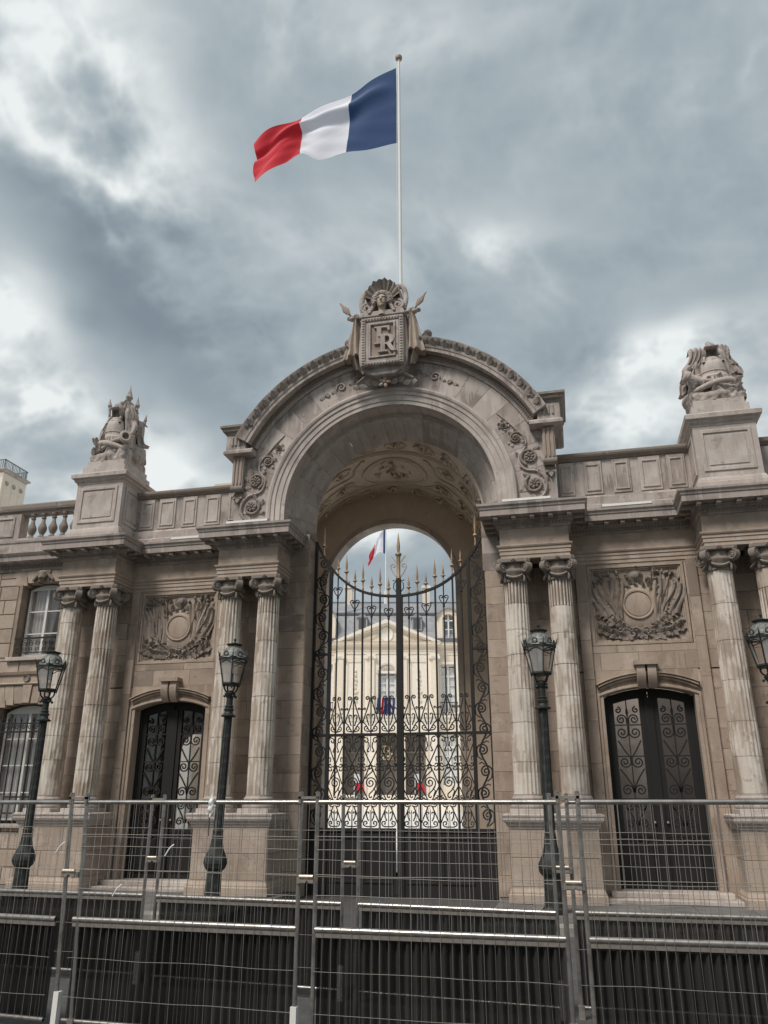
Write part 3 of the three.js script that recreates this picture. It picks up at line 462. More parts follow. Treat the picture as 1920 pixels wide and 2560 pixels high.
// ================= the great arch =================
const CY = ARC.cy, arcPts = (r, a0, a1, n, cx = 0, cy = CY) => { const o = []; for (let i = 0; i <= n; i++) { const a = lerp(a0, a1, i / n) * rad; o.push([cx + r * cos(a), cy + r * sin(a)]); } return o; };
const AR = M('arch', extr([[2.72, 8.361], [4.09, 8.361], [4.09, 10.46], ...arcPts(4.1, 23.5, 156.5, 40), [-4.09, 10.46], [-4.09, 8.361], [-2.72, 8.361], ...arcPts(2.72, 180, 0, 40)], -.69, .585), T.grey, GW);
{
  const vp = [[2.68, .597], [2.68, .12], [2.58, .10], [2.235, -.68], [3.2, -.68], [3.2, .597]];
  for (let k = 0; k < 15; k++) M('voussoir', arcSweep(vp, 0, CY, k * 12 + .07, k * 12 + 11.93, 4).geo(k % 3 * .37, 0), T.pale, AR);
  const leg = (prof, s, y0, y1) => { const g = gb(), A = prof.map(q => [s * q[0], y0, q[1]]), B = prof.map(q => [s * q[0], y1, q[1]]), n = prof.length; for (let k = 0; k < n; k++) g.quad(A[k], B[k], B[(k + 1) % n], A[(k + 1) % n]); return g; };
  for (const s of [-1, 1]) M('voussoir', leg(vp, s, 8.363, CY - .003).geo(rr(0, 2), 0), T.grey, AR);
  M('archivolt', arcSweep([[2.69, .59], [2.69, .635], [2.79, .635], [2.80, .66], [2.93, .66], [2.945, .69], [3.03, .69], [3.05, .72], [3.10, .735], [3.15, .72], [3.17, .68], [3.17, .59]], 0, CY, 0, 180, 64, 8.362).smooth(25), T.pale, AR);
  for (let k = 0; k < 19; k++) M('frieze_stone', arcSweep([[3.185, .4], [3.185, .6], [3.935, .6], [3.935, .4]], 0, CY, k * 180 / 19 + .07, (k + 1) * 180 / 19 - .07, 3).geo(rr(0, 3), rr(0, 3)), [T.grey, T.grey, T.grey, T.pale][Math.floor(rnd() * 4)], AR);
  const AC = M('arch_cornice', arcSweep([[3.94, .56], [3.94, .64], [3.99, .66], [4.0, .69], [4.10, .70], [4.115, .9], [4.12, .93], [4.20, .935], [4.215, .955], [4.25, .965], [4.30, .965], [4.38, 1.0], [4.44, 1.045], [4.47, 1.05], [4.475, 1.0], [4.475, -.69], [4.05, -.69], [4.05, .56]], 0, CY, 27, 153, 72).smooth(28), T.grey, GW);
  const big = leafGeo(.215, .085, .30), bg2 = leafGeo(.15, .04, .2);
  for (let a = 30; a <= 150; a += 4.3) { if (a > 78 && a < 103) continue; const q = (g, da, dr) => xf(xf(g, { r: [.5, 0, 0] }), { p: [(4.25 + dr) * cos((a + da) * rad), CY + (4.25 + dr) * sin((a + da) * rad), .955], r: [0, 0, (a + da - 90) * rad] }); M('carved_leaf', q(big, 0, 0), T.grey, AC); M('carved_leaf', q(bg2, 2.15, .02), T.dark, AC); }
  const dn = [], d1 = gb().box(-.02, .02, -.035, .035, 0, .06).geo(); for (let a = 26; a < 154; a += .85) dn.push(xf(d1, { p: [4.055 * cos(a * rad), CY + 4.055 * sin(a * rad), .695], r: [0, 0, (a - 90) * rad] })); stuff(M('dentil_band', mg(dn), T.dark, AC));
  for (const s of [-1, 1]) {
    const ear = M('arch_ear', gb().box(...sx(s, 3.76, 4.30), 10.44, 11.02, -.66, .86).geo(), T.grey, GW), P = s > 0 ? [[3.55, .86], [4.30, .86], [4.30, -.66]] : [[-4.30, -.66], [-4.30, .86], [-3.55, .86]];
    M('ear_cap', mould(P, [[-.3, 10.97], [.01, 10.97], [.03, 11.02], [.09, 11.06], [.11, 11.12], [.15, 11.15], [.15, 11.21], [-.3, 11.23]]).geo(), T.dark, ear);
    M('ear_base', mould(P, [[-.25, 10.40], [.0, 10.40], [.05, 10.43], [.05, 10.50], [.01, 10.55], [-.25, 10.55]]).geo(), T.grey, ear);
    for (const k of [-1, 0, 1]) M('fluting', boxUV(new THREE.CapsuleGeometry(.035, .2, 3, 8)), T.grey, ear, [s * 4.03 + k * .1, 10.78, .865]);
    const con = M('console', gb().box(...sx(s, 3.84, 4.13), 9.55, 10.41, .55, .74).geo(), T.grey, GW);
    for (const k of [-1, 0, 1]) M('fluting', boxUV(new THREE.CapsuleGeometry(.032, .74, 3, 8)), T.wall2, con, [s * 3.985 + k * .095, 9.98, .745]);
    M('console_scroll', boxUV(new THREE.CylinderGeometry(.09, .09, .33, 18).rotateZ(PI / 2)), T.dark, con, [s * 3.985, 9.50, .70]);
    for (const [k, l] of [[0, 1.9], [-.5, 1.4], [.5, 1.4]]) M('drop_leaf', xf(LEAF, { p: [s * 3.985, 9.44, .62], r: [0, 0, PI + k], s: [1.3, l, 1.3] }), T.dark, con);
    // scrolling foliage on the lower frieze
    const fo = M('rinceau', tube([[s * 3.40, 8.45, .61], [s * 3.80, 8.72, .63], [s * 3.86, 9.02, .63], [s * 3.70, 9.28, .63], [s * 3.35, 9.40, .63], [s * 3.25, 9.70, .63], [s * 3.42, 9.98, .63], [s * 3.42, 10.2, .63], [s * 3.25, 10.42, .63], [s * 3.0, 10.72, .62], [s * 2.78, 10.95, .61]], .034, 60, 6, false, t => 1.05 - .55 * t), T.grey, GW);
    for (const [x, y, r, d, st] of [[3.58, 8.99, .235, 1, 120], [3.50, 9.70, .225, -1, 250], [3.20, 10.23, .15, 1, 60], [2.92, 10.60, .09, -1, 0]]) {
      M('scroll', tube(spiral(0, 0, r, st, d * 1.35, r * .38).map(p => [s * x + s * p[0], y + p[1], .632]), r * .13 + .006, 40, 6), T.dark, fo);
      M('rosette', xf(rosetteGeo(r * .62, 7, .055), { p: [s * x, y, .635] }), T.dark, fo);
      for (let k = 0; k < 6; k++) { const a = k / 6 * 2 * PI + rr(-.3, .3); M('leaf', xf(LEAF, { p: [s * x + cos(a) * r * 1.0, y + sin(a) * r * 1.0, .61], r: [.2, 0, a - PI / 2 + d * .9], s: [.8, r * 4.4, .9] }), T.grey, fo); }
    }
    // small sprays beside the cartouche
    for (const [x, y, r] of [[1.25, 12.17, .14], [.80, 12.36, .11], [1.62, 11.98, .07]]) { M('scroll', tube(spiral(0, 0, r, 200, -1.4, r * .15).map(p => [s * (x - p[0]), y + p[1], .625]), .022, 36, 6), T.grey, fo); M('leaf', xf(LEAF, { p: [s * (x + r * .8), y - r * .5, .61], r: [.2, 0, -s * 1.9] }), T.grey, fo); }
  }
}
// ================= passage, vault and rear wall =================
const VC = z => ({ x: -.36 - .218 * (-z - .7), r: 2.75 + (-z - 1.7) * .17, y: 8.5 - (-z - 1.7) * .142 });
const VPt = (z, th, off = 0) => { const c = VC(z), r = c.r - off; return [c.x + r * cos(th * rad), c.y + r * sin(th * rad), z]; };
{
  const g = gb(), nz = 14, nt = 40;
  for (let i = 0; i < nz; i++) { const za = -.69 - 4.31 * i / nz, zb = -.69 - 4.31 * (i + 1) / nz; for (let k = 0; k < nt; k++) { const a = 180 * k / nt, b = 180 * (k + 1) / nt; g.quad(VPt(za, a), VPt(zb, a), VPt(zb, b), VPt(za, b)); } }
  for (let k = 0; k < nt; k++) { const q = a => [2.245 * cos(a * rad), CY + 2.245 * sin(a * rad), -.675], a = 180 * k / nt, b = 180 * (k + 1) / nt; g.quad(q(a), VPt(-.69, a), VPt(-.69, b), q(b)); }
  for (const [x, th] of [[2.245, 0], [-2.245, 180]]) { const p = VPt(-.69, th); g.quad([x, -.01, -.675], [p[0], -.01, -.69], [p[0], p[1], -.69], [x, CY, -.675]); }
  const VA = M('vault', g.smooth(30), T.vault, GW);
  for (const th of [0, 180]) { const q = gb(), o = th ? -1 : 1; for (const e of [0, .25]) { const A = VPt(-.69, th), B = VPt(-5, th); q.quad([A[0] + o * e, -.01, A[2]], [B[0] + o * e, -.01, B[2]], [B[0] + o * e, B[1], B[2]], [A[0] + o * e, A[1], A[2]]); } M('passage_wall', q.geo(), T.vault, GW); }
  const rw = [[-7.4, -.01], [-3.27, -.01], [-3.27, 8.2], ...arcPts(2.07, 180, 0, 30, -1.2, 8.2), [.87, 8.2], [.87, -.01], [2.6, -.01], [2.6, 12.2], [-7.4, 12.2]];
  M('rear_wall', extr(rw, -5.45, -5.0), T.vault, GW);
  M('rear_arch_ring', arcSweep([[2.055, -5.46], [2.055, -4.95], [2.20, -4.95], [2.22, -4.99], [2.22, -5.46]], -1.2, 8.2, 0, 180, 40, 0).smooth(25), T.pale, GW);
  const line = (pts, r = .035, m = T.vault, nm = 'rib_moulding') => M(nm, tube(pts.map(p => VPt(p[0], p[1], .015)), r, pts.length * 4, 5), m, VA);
  const ring = (z, a, b) => { const o = []; for (let t = a; t <= b; t += 5) o.push([z, t]); return o; };
  for (const z of [-1.62, -1.74, -4.16, -4.28]) line(ring(z, 0, 180), .042);
  const oct = [[-1.95, 66.6], [-2.43, 61.5], [-2.88, 59.3], [-2.80, 43.6], [-2.72, 29], [-2.68, 10]], oc2 = [[-4.05, 66.6], [-3.75, 61.5], [-3.3, 59.3], [-3.35, 43.6], [-3.4, 29], [-3.4, 10]];
  for (const o of [oct, oc2]) for (const s of [1, -1]) for (const k of [0, 1.4]) line(o.map(p => [p[0], 85 + s * (p[1] - 85 - k)]), .03);
  const oval = (z, th, hz, ht, nm) => {
    const lp = k => { const o = []; for (let i = 0; i < 22; i++) { const a = i / 22 * 2 * PI; o.push(VPt(z + hz * k * sin(a), th + ht * k * cos(a), .012)); } return o; };
    const q = gb(), L = lp(1), c = VPt(z, th, .03); for (let i = 0; i < 22; i++) q.tri(c, L[i], L[(i + 1) % 22]);
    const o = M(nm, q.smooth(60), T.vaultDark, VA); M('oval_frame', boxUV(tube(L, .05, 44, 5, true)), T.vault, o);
    const n = nm === 'crown_medallion' ? 30 : 6; for (let i = 0; i < n; i++) { const a = rr(0, 2 * PI), k = Math.sqrt(rnd()) * .68, p = VPt(z + hz * k * sin(a), th + ht * k * cos(a), .03); M('relief_leaf', xf(LEAF, { p, r: [PI / 2 + rr(-.3, .3), rr(0, 6), rr(-.4, .4)], s: [1.7, 1.6, 1.8] }), T.vault, o); }
  };
  oval(-3.1, 85, 1.0, 19, 'crown_medallion'); { const o = []; for (let i = 0; i < 40; i++) { const a = i / 40 * 2 * PI; o.push([-3.1 + .86 * sin(a), 85 + 16 * cos(a)]); } o.push(o[0]); line(o, .03); }
  for (const th of [12, 30, 48, 66, 84, 102, 120, 138, 156]) oval(-1.22, th, .22, 6.2, 'small_oval');
  for (const th of [20, 36, 52, 118, 134, 150]) oval(-2.28, th, .24, 5.5, 'small_oval');
  for (const th of [22, 39, 55, 115, 131, 148]) oval(-3.74, th, .22, 5, 'small_oval');
  for (const th of [15, 29, 43, 57, 71, 85, 99, 113, 127, 141, 155]) oval(-4.72, th, .2, 4.6, 'small_oval');
  // side passage behind the left door, opening on the court; made-up open yard behind the right door
  const cw = M('side_passage', gb().box(-7.3, -7.12, -.01, 4.9, -2.6, -.69).geo(), T.wall2, GW);
  M('passage_ceiling', gb().box(-7.3, -4.2, 4.7, 4.9, -2.6, -.69).geo(), T.wall2, cw); M('passage_wall', gb().box(-4.45, -4.2, -.01, 4.7, -2.6, -.69).geo(), T.wall2, cw);
  M('passage_rear', extr([[-7.3, -.01], [-6.72, -.01], [-6.72, 3.2], ...arcPts(.5, 180, 0, 12, -6.22, 3.2).map(p => [p[0], p[1]]), [-5.72, -.01], [-4.2, -.01], [-4.2, 4.9], [-7.3, 4.9]], -2.85, -2.6), T.wall2, cw);
  const lg = M('added_yard_wall', gb().box(2.65, 11.4, -.01, 6.2, -7.0, -6.7).geo(), T.pale, GW); M('added_yard_side', gb().box(8.3, 8.5, -.01, 6.0, -6.7, -.69).geo(), T.pale, lg); M('added_yard_side', gb().box(3.6, 3.8, -.01, 6.0, -6.7, -.69).geo(), T.pale, lg); M('added_yard_door', gb().box(6.30, 7.45, 0, 4.9, -6.7, -6.6).geo(), std(.12, .10, .09, .5), lg);  // added yard: wall set back into daylight to lighten panes, dark door dims one
}
// ================= cartouche over the arch =================
const font = await new FontLoader().loadAsync('fonts/droid/droid_serif_bold.typeface.json');
const CT = thing('carved_cartouche', 'carved stone cartouche with woman\'s head and RF monogram crowning the arch', 'sculpture', [.0, 12.12, .58]);
{
  const S = T.grey, W = T.wall2, p = { x: 0, y: 12.3, z: .3 }, L = (name, g, m, par = CT) => M(name, g.translate(-p.x, -p.y, -p.z), m, par), LC = (name, g, m, par) => M(name, g.translate(-p.x, -p.y, -p.z), m, par);
  L('block', extr([[-.30, 12.30], [.30, 12.30], [.50, 12.42], [.62, 12.62], [.66, 13.0], [.60, 13.96], [.5, 14.5], [.42, 14.95], [-.42, 14.95], [-.5, 14.5], [-.60, 13.96], [-.66, 13.0], [-.62, 12.62], [-.50, 12.42]], -.2, .86, .02), S);
  const rc = (x0, x1, y0, y1) => [[x0, y0], [x1, y0], [x1, y1], [x0, y1]];
  const pl = L('plaque', gb().box(-.32, .32, 12.74, 13.74, .8, .955).geo(), W);
  L('frame', mg([extr(rc(-.56, .56, 12.52, 13.95), .84, 1.0, .02, [rc(-.44, .44, 12.64, 13.83).reverse()]), extr(rc(-.435, .435, 12.645, 13.825), .84, .97, .01, [rc(-.36, .36, 12.72, 13.76).reverse()]), extr(rc(-.355, .355, 12.725, 13.755), .84, 1.01, .015, [rc(-.30, .30, 12.78, 13.70).reverse()])]), S, CT);
  const bd = []; for (let i = 0; i < 17; i++) for (const s of [-1, 1]) bd.push(xf(new THREE.SphereGeometry(.04, 7, 5), { p: [s * .5, 12.6 + i * .079, 1.0], s: [1, .7, .6] })); for (let i = 0; i < 12; i++) for (const y of [12.575, 13.89]) bd.push(xf(new THREE.SphereGeometry(.04, 7, 5), { p: [-.43 + i * .078, y, 1.0], s: [.7, 1, .6] })); L('beading', mg(bd.map(g => boxUV(g))), S);
  const tx = (c, s, x, y) => boxUV(new TextGeometry(c, { font, size: s, depth: .05, curveSegments: 5, bevelEnabled: true, bevelSize: .006, bevelThickness: .01, bevelSegments: 1 })).translate(x, y, .955);
  L('letter_f', tx('F', .52, -.22, 13.12), S); L('letter_r', tx('R', .50, -.11, 12.86).translate(0, 0, .025), S);
  L('bracket', mg([extr([[-.60, 13.95], [.60, 13.95], [.62, 14.0], [.55, 14.12], [-.55, 14.12], [-.62, 14.0]], .6, 1.02, .02)]), S);
  // head, hair, shell
  const hd = sdf((x, y, z) => {
    let d = sEll(x, y, z, [0, 14.40, .98], [.148, .20, .17]); d = smin(d, sEll(x, y, z, [0, 14.26, 1.03], [.09, .09, .10]), .08); d = smin(d, sCap(x, y, z, [0, 14.0, .93], [0, 14.26, .96], .13, .085), .06);
    const ax = Math.abs(x); d = smin(d, sEll(ax, y, z, [.062, 14.455, 1.11], [.07, .022, .04]), .03);
    d = -smin(-d, sEll(ax, y, z, [.06, 14.415, 1.155], [.042, .026, .035]), .02); d = smin(d, sEll(ax, y, z, [.06, 14.412, 1.105], [.03, .017, .022]), .01);
    d = smin(d, sCap(x, y, z, [0, 14.44, 1.13], [0, 14.35, 1.185], .016, .028), .03); d = smin(d, sEll(x, y, z, [0, 14.295, 1.125], [.05, .012, .028]), .02); d = smin(d, sEll(x, y, z, [0, 14.268, 1.12], [.042, .013, .028]), .015); d = smin(d, sEll(x, y, z, [0, 14.215, 1.10], [.045, .035, .04]), .03);
    return d;
  }, [-.22, 13.98, .72], [.22, 14.66, 1.26], .0125);
  const head = L('head', hd, T.wall3);
  const hr = []; for (let k = 0; k < 26; k++) { const a = lerp(-20, 200, k / 25) * rad, r = .20 + .02 * sin(k * 2.3); hr.push(xf(new THREE.SphereGeometry(1, 8, 6), { p: [r * cos(a) * 1.02, 14.40 + r * sin(a) * 1.12, 1.02], r: [0, 0, a + .6], s: [.075, .045, .10] })); } for (let k = 0; k < 14; k++) { const a = lerp(0, 180, k / 13) * rad; hr.push(xf(new THREE.SphereGeometry(1, 8, 6), { p: [.25 * cos(a), 14.42 + .27 * sin(a), .96], r: [0, 0, a + 1.2], s: [.085, .05, .10] })); } for (const s of [-1, 1]) for (let k = 0; k < 5; k++) hr.push(xf(new THREE.SphereGeometry(1, 8, 6), { p: [s * (.20 + .03 * k), 14.32 - .06 * k, .98], r: [0, 0, s * .5], s: [.06, .08, .09] }));
  L('hair', mg(hr.map(g => boxUV(g))), T.grey, head);
  const sh = gb(), n = 18, sp = (k, t) => { const a = (k / n) * PI, r = t * .54 * (1 + .018 * Math.cos(k * PI) + .03 * Math.sin(k * 1.7)), z = .78 + .24 * Math.pow(t, 1.5) + .028 * t * cos(k * PI); return [r * cos(a) * .84, 14.55 + r * sin(a) * 1.0, z]; };
  for (let k = 0; k < n; k++) for (let t = 0; t < 4; t++) { sh.quad(sp(k, t / 4), sp(k + 1, t / 4), sp(k + 1, (t + 1) / 4), sp(k, (t + 1) / 4)); } for (let k = 0; k < n; k++) { const a = sp(k, 1), b = sp(k + 1, 1); sh.quad(a, b, [b[0], b[1], .5], [a[0], a[1], .5]); }
  L('shell', sh.geo(), T.dark);
  for (const s of [-1, 1]) {
    L('volute', boxUV(tube(spiral(0, 0, .15, s > 0 ? 90 : 90, -s * 1.5, .03).map(q => [s * .43 + q[0], 14.25 + q[1], .95]), .045, 40, 6)), S);
    L('side_scroll', boxUV(tube([[s * .55, 14.15, .85], [s * .60, 14.55, .8], [s * .5, 14.95, .72], [s * .34, 15.02, .7]], .07, 20, 7)), S);
    L('spear', mg([boxUV(tube([[s * .62, 13.75, .72], [s * .9, 14.18, .92]], .028, 3, 6)), xf(lathe([[0, .52], [.02, .45], [.028, .36], [.075, .2], [.05, .08], [.02, 0], [0, 0]], 8), { p: [s * .89, 14.16, .92], r: [0, 0, -s * .60], s: [1.25, 1, .6] })]), W);
    // hanging drapery: knot at the top, pleated fall, turned hem
    const g = gb(), R = []; for (let j = 0; j <= 16; j++) { const v = j / 16, r = []; for (let i = 0; i <= 20; i++) { const u = i / 20, wdt = .12 + .30 * v; r.push([s * (.74 + .09 * v + (u - .5) * 2 * wdt * .62), 14.10 - 1.12 * v - .12 * v * Math.abs(u - .3) , .66 + .24 * sin(PI * (u * .8 + .1)) + (.03 + .035 * v) * cos(u * 17 + v * 2)]); } R.push(r); }
    for (let j = 0; j < 16; j++) for (let i = 0; i < 20; i++) g.quad(R[j + 1][i], R[j + 1][i + 1], R[j][i + 1], R[j][i]); for (let i = 0; i < 20; i++) { const a = R[16][i], b = R[16][i + 1]; g.quad(a, b, [b[0] * .97, b[1] + .03, .45], [a[0] * .97, a[1] + .03, .45]); }
    for (const e of [0, 20]) for (let j = 0; j < 16; j++) { const a = R[j][e], b = R[j + 1][e]; g.quad(a, b, [b[0], b[1], .3], [a[0], a[1], .3]); }
    L('drapery', g.smooth(50), T.wall3);
    L('drapery_knot', mg([[.75, 14.14, .82, .11], [.84, 14.06, .86, .09], [.66, 14.07, .86, .08], [.93, 14.12, .8, .07]].map(q => boxUV(xf(new THREE.SphereGeometry(q[3], 9, 7), { p: [s * q[0], q[1], q[2]], s: [1, .8, .9] })))), S);
    const t2 = gb(), R2 = []; for (let j = 0; j <= 8; j++) { const v = j / 8, r = []; for (let i = 0; i <= 12; i++) { const u = i / 12; r.push([s * (.66 + .28 * u - .1 * v), 13.02 - .52 * v * (1 - .35 * u), .60 + .2 * sin(PI * u) * (1 - v * .5) + .05 * cos(u * 12)]); } R2.push(r); } for (let j = 0; j < 8; j++) for (let i = 0; i < 12; i++) t2.quad(R2[j + 1][i], R2[j + 1][i + 1], R2[j][i + 1], R2[j][i]);
    L('drapery_tail', t2.smooth(50), W);
    L('foot_scroll', boxUV(tube(spiral(0, 0, .12, 200, s * 1.3, .02).map(q => [s * .42 + q[0], 12.44 + q[1], .78]), .035, 32, 6)), S);
    L('torch', boxUV(tube([[s * .18, 12.52, .78], [s * .5, 12.36, .72], [s * .74, 12.22, .66]], .04, 8, 7, false, t => 1.3 - .6 * t)), W);
    L('back_ornament', xf(boxUV(new THREE.SphereGeometry(1, 10, 8)), { p: [s * 1.02, 13.35, .35], s: [.14, .34, .2] }), T.dark); L('back_ornament', xf(boxUV(new THREE.SphereGeometry(1, 10, 8)), { p: [s * 1.08, 13.68, .3], s: [.12, .12, .14] }), T.dark);
  }
  L('medal_cross', mg([boxUV(xf(rosetteGeo(.17, 5, .05), { p: [.0, 12.16, .70] })), gb().bar([0, 12.2, .7], [0, 12.52, .8], .05, .05).geo()]), T.wall3);
  for (let k = 0; k < 8; k++) { const s = k % 2 ? 1 : -1, j = k >> 1; L('leaf', xf(LEAF, { p: [s * (.15 + .16 * j), 12.16 + .05 * sin(j * 2), .62], r: [.3, 0, -s * (1.2 + .15 * j)], s: [1.3, 1.3, 1.3] }), S); }
}
// ================= trophies on the tall pedestals =================
function trophy(pos, s, label) {
  const o = thing('trophy_sculpture', label, 'sculpture', pos, 'stone trophies of arms on the tall pedestals');
  const S = T.grey, W = T.pale, A = (n, g, m = S) => M(n, g, m, o), nz = (x, y, z, k) => (noise3(x * k, y * k, z * k) - .5);
  A('base_mound', sdf((x, y, z) => { let d = sBox(x, y, z, [0, .1, 0], [.55, .14, .60], .08); for (const [a, b, c, r] of [[-.38, .26, .34, .2], [.34, .26, .36, .22], [0, .3, .1, .38], [-.34, .4, -.2, .32], [.36, .42, -.2, .32], [.02, .24, .46, .2], [.44, .3, 0, .22], [-.44, .3, 0, .22]]) d = smin(d, Math.hypot(x - a, (y - b) * 1.1, z - c) - r, .08); return d + .07 * nz(x, y, z, 8) + .05 * nz(x, y, z, 18); }, [-.72, -.02, -.74], [.72, .85, .74], .03));
  A('back_mass', sdf((x, y, z) => { const k = 1 - .42 * clamp((y - .5) / 1.1); return sBox(x / k, y, z / k, [0, .75, -.1], [.50, .78, .46], .14) * k + .045 * sin(x * 19 + y * 3 + 2 * sin(z * 5)) + .035 * sin(z * 17 + y * 4) + .05 * nz(x, y, z, 7); }, [-.7, .05, -.7], [.7, 1.62, .5], .03));
  const cu = lathe([[0, .60], [.30, .60], [.325, .62], [.325, .66], [.285, .69], [.275, .74], [.262, .86], [.25, .98], [.225, 1.10], [.19, 1.17], [.14, 1.19], [.15, 1.215], [.13, 1.24], [0, 1.24]], 28, 50), cp = cu.attributes.position; for (let i = 0; i < cp.count; i++) { const x = cp.getX(i), y = cp.getY(i), z = cp.getZ(i), ch = .05 * Math.exp(-(((Math.abs(x) - .1) / .09) ** 2) - ((y - 1.0) / .11) ** 2); cp.setXYZ(i, x * 1.02, y, z * .8 + (z > 0 ? ch : 0)); } cu.computeVertexNormals();
  A('cuirass', xf(toCreasedNormals(cu, .8), { p: [0, 0, .36] }), W);
  for (let k = 0; k < 11; k++) { const a = lerp(-1.35, 1.35, k / 10); A('hem_strip', xf(gb().ash(-.034, .034, -.15, .02, -.015, .015, .008).geo(), { p: [.325 * sin(a), .60, .36 + .26 * cos(a)], r: [-.12, a, 0] }), k % 2 ? S : W); }
  for (const [y, r] of [[.80, .272], [1.12, .222]]) A('cuirass_band', xf(boxUV(new THREE.TorusGeometry(r, .014, 5, 28).rotateX(PI / 2)), { p: [0, y, .36], s: [1.02, 1, .82] }), S);
  A('shoulder_strap', mg([-1, 1].map(e => boxUV(tube([[e * .2, 1.05, .5], [e * .17, 1.22, .44], [e * .13, 1.26, .3]], .04, 10, 6)))), S);
  A('helmet', sdf((x, y, z) => { let d = sEll(x, y, z, [0, 1.42, .33], [.165, .24, .21]); d = Math.max(d, 1.235 - y); d = smin(d, sCap(x, y, z, [0, 1.62, .38], [0, 1.74, .22], .03, .06), .05); d = Math.max(d, -sBox(x, y, z, [0, 1.35, .52], [.105, .10, .2], .03)); d = smin(d, sBox(x, y, z, [0, 1.475, .50], [.15, .02, .07], .02), .02); return d; }, [-.28, 1.16, .04], [.28, 1.86, .68], .018));
  // pleated colours falling on both sides
  const drape = (top, bot, w0, w1, dep, n, ph) => { const g = gb(), R = []; for (let j = 0; j <= 12; j++) { const v = j / 12, r = []; for (let i = 0; i <= 18; i++) { const u = i / 18, w = lerp(w0, w1, v); r.push([lerp(top[0], bot[0], v) + (u - .5) * w + .03 * sin(v * 6 + ph), lerp(top[1], bot[1], v) - .10 * sin(u * PI * n * .5 + ph) * v * .5, lerp(top[2], bot[2], v) + dep * (.6 * sin(PI * u) + .4 * sin(u * PI * 2 * n + ph + v))]); } R.push(r); }
    for (let j = 0; j < 12; j++) for (let i = 0; i < 18; i++) g.quad(R[j + 1][i], R[j + 1][i + 1], R[j][i + 1], R[j][i]); for (const e of [0, 18]) for (let j = 0; j < 12; j++) { const p = R[j][e], q = R[j + 1][e]; g.quad(p, q, [q[0] * .8, q[1], q[2] - .3], [p[0] * .8, p[1], p[2] - .3]); } for (const e of [0, 12]) for (let i = 0; i < 18; i++) { const p = R[e][i], q = R[e][i + 1]; g.quad(p, q, [q[0], q[1] + (e ? .04 : -.04), q[2] - .3], [p[0], p[1] + (e ? .04 : -.04), p[2] - .3]); } return g.smooth(55); };
  A('colours', drape([s * .24, 1.62, .12], [s * .50, .80, .24], .26, .36, .10, 3, 0), S); A('colours', drape([-s * .22, 1.50, .12], [-s * .42, .78, .26], .2, .32, .10, 3, 2), S); A('colours', drape([s * .40, 1.35, -.2], [s * .58, .6, -.1], .2, .3, .12, 2, 1), S); A('colours', drape([0, 1.72, -.05], [-s * .1, 1.2, .1], .24, .4, .1, 3, 4), W); A('colours', drape([s * .22, 1.74, .02], [s * .36, 1.1, .2], s < 0 ? .32 : .16, .36, .09, 3, 5), W); A('colours', drape([-s * .26, s < 0 ? 1.78 : 1.6, .0], [-s * .38, 1.05, .2], s < 0 ? .26 : .14, .34, .09, 3, 1), S);
  const spear = (a, b, k = 1) => { const d = V3(b[0] - a[0], b[1] - a[1], b[2] - a[2]), q = new THREE.Quaternion().setFromUnitVectors(V3(0, 1, 0), d.clone().normalize()), h = lathe([[0, .36 * k], [.02, .26 * k], [.075 * k, .10 * k], [.035, .03], [.05, 0], [.035, -.05], [0, -.05]], 8).applyQuaternion(q).translate(...b); A('spear', mg([boxUV(tube([a, b], .034, 3, 6)), h])); };
  spear([-s * .30, .6, .2], s > 0 ? [-s * .40, 1.62, .18] : [-s * .40, 1.44, .18], s > 0 ? .9 : .6); if (s > 0) { spear([s * .02, .9, -.05], [s * .05, 1.86, -.05], 1.5); spear([s * .3, .8, -.1], [s * .32, 1.66, -.1], 1.1); A('spear_banner', drape([s * .0, 1.95, -.06], [-s * .12, 1.45, .1], .10, .34, .08, 2, 3), S); spear([s * .45, .8, -.25], [s * .54, 1.32, -.25], .7); } else spear([s * .1, .9, -.3], [s * .16, 1.45, -.3], .6);
  const can = mg([lathe([[0, .0], [.10, 0], [.14, .05], [.12, .12], [.10, .5], [.12, .60], [.16, .64], [.165, .72], [.135, .76], [.095, .76], [.09, .45], [0, .45]], 20), boxUV(new THREE.TorusGeometry(.115, .022, 6, 18).rotateX(PI / 2).translate(0, .3, 0))]);
  if (s > 0) A('cannon', xf(can, { p: [.12, .52, .05], r: [PI / 2 - .12, 0, -.62] }), W); else A('cannon', xf(can, { p: [-.10, .42, .28], r: [0, 0, 1.15] }).translate(.12, .0, .22), W);
  A('sleeve', boxUV(tube([[-s * .46, .50, .42], [-s * .15, .47, .62], [s * .12, .42, .62], [s * .5, .30, .5]], .085, 22, 8, false, t => 1.2 - .5 * t)), W); A('sleeve', boxUV(tube([[s * .48, .60, .40], [s * .2, .52, .6], [-s * .1, .36, .62], [-s * .4, .28, .56]], .065, 22, 8, false, t => 1.2 - .5 * t)), S);
  A('drum', xf(lathe([[0, -.17], [.17, -.17], [.19, -.14], [.17, -.12], [.16, 0], [.17, .12], [.19, .14], [.17, .17], [0, .175]], 20), { p: [s * .42, .60, .34], r: [.25, 0, -s * .25] }), W);
  A('shield', xf(lathe([[0, .06], [.06, .055], [.08, .03], [.17, .015], [.20, .03], [.22, 0], [0, -.03]], 22), { p: [-s * .48, .92, .2], r: [PI / 2 - .1, 0, s * .5] }), S);
  A('horn', boxUV(tube([[s * .48, 1.12, .2], [s * .58, .98, .28], [s * .56, .80, .34], [s * .46, .74, .40]], .08, 14, 8, false, t => 1.3 - .8 * t)), S);
  for (let k = 0; k < 14; k++) A('leaf', xf(LEAF, { p: [rr(-.5, .5), rr(.1, .5), .58], r: [.3, rr(-.4, .4), rr(-1.5, 1.5)], s: [1.3, 1.3, 1.3] }), S);
  return o;
}
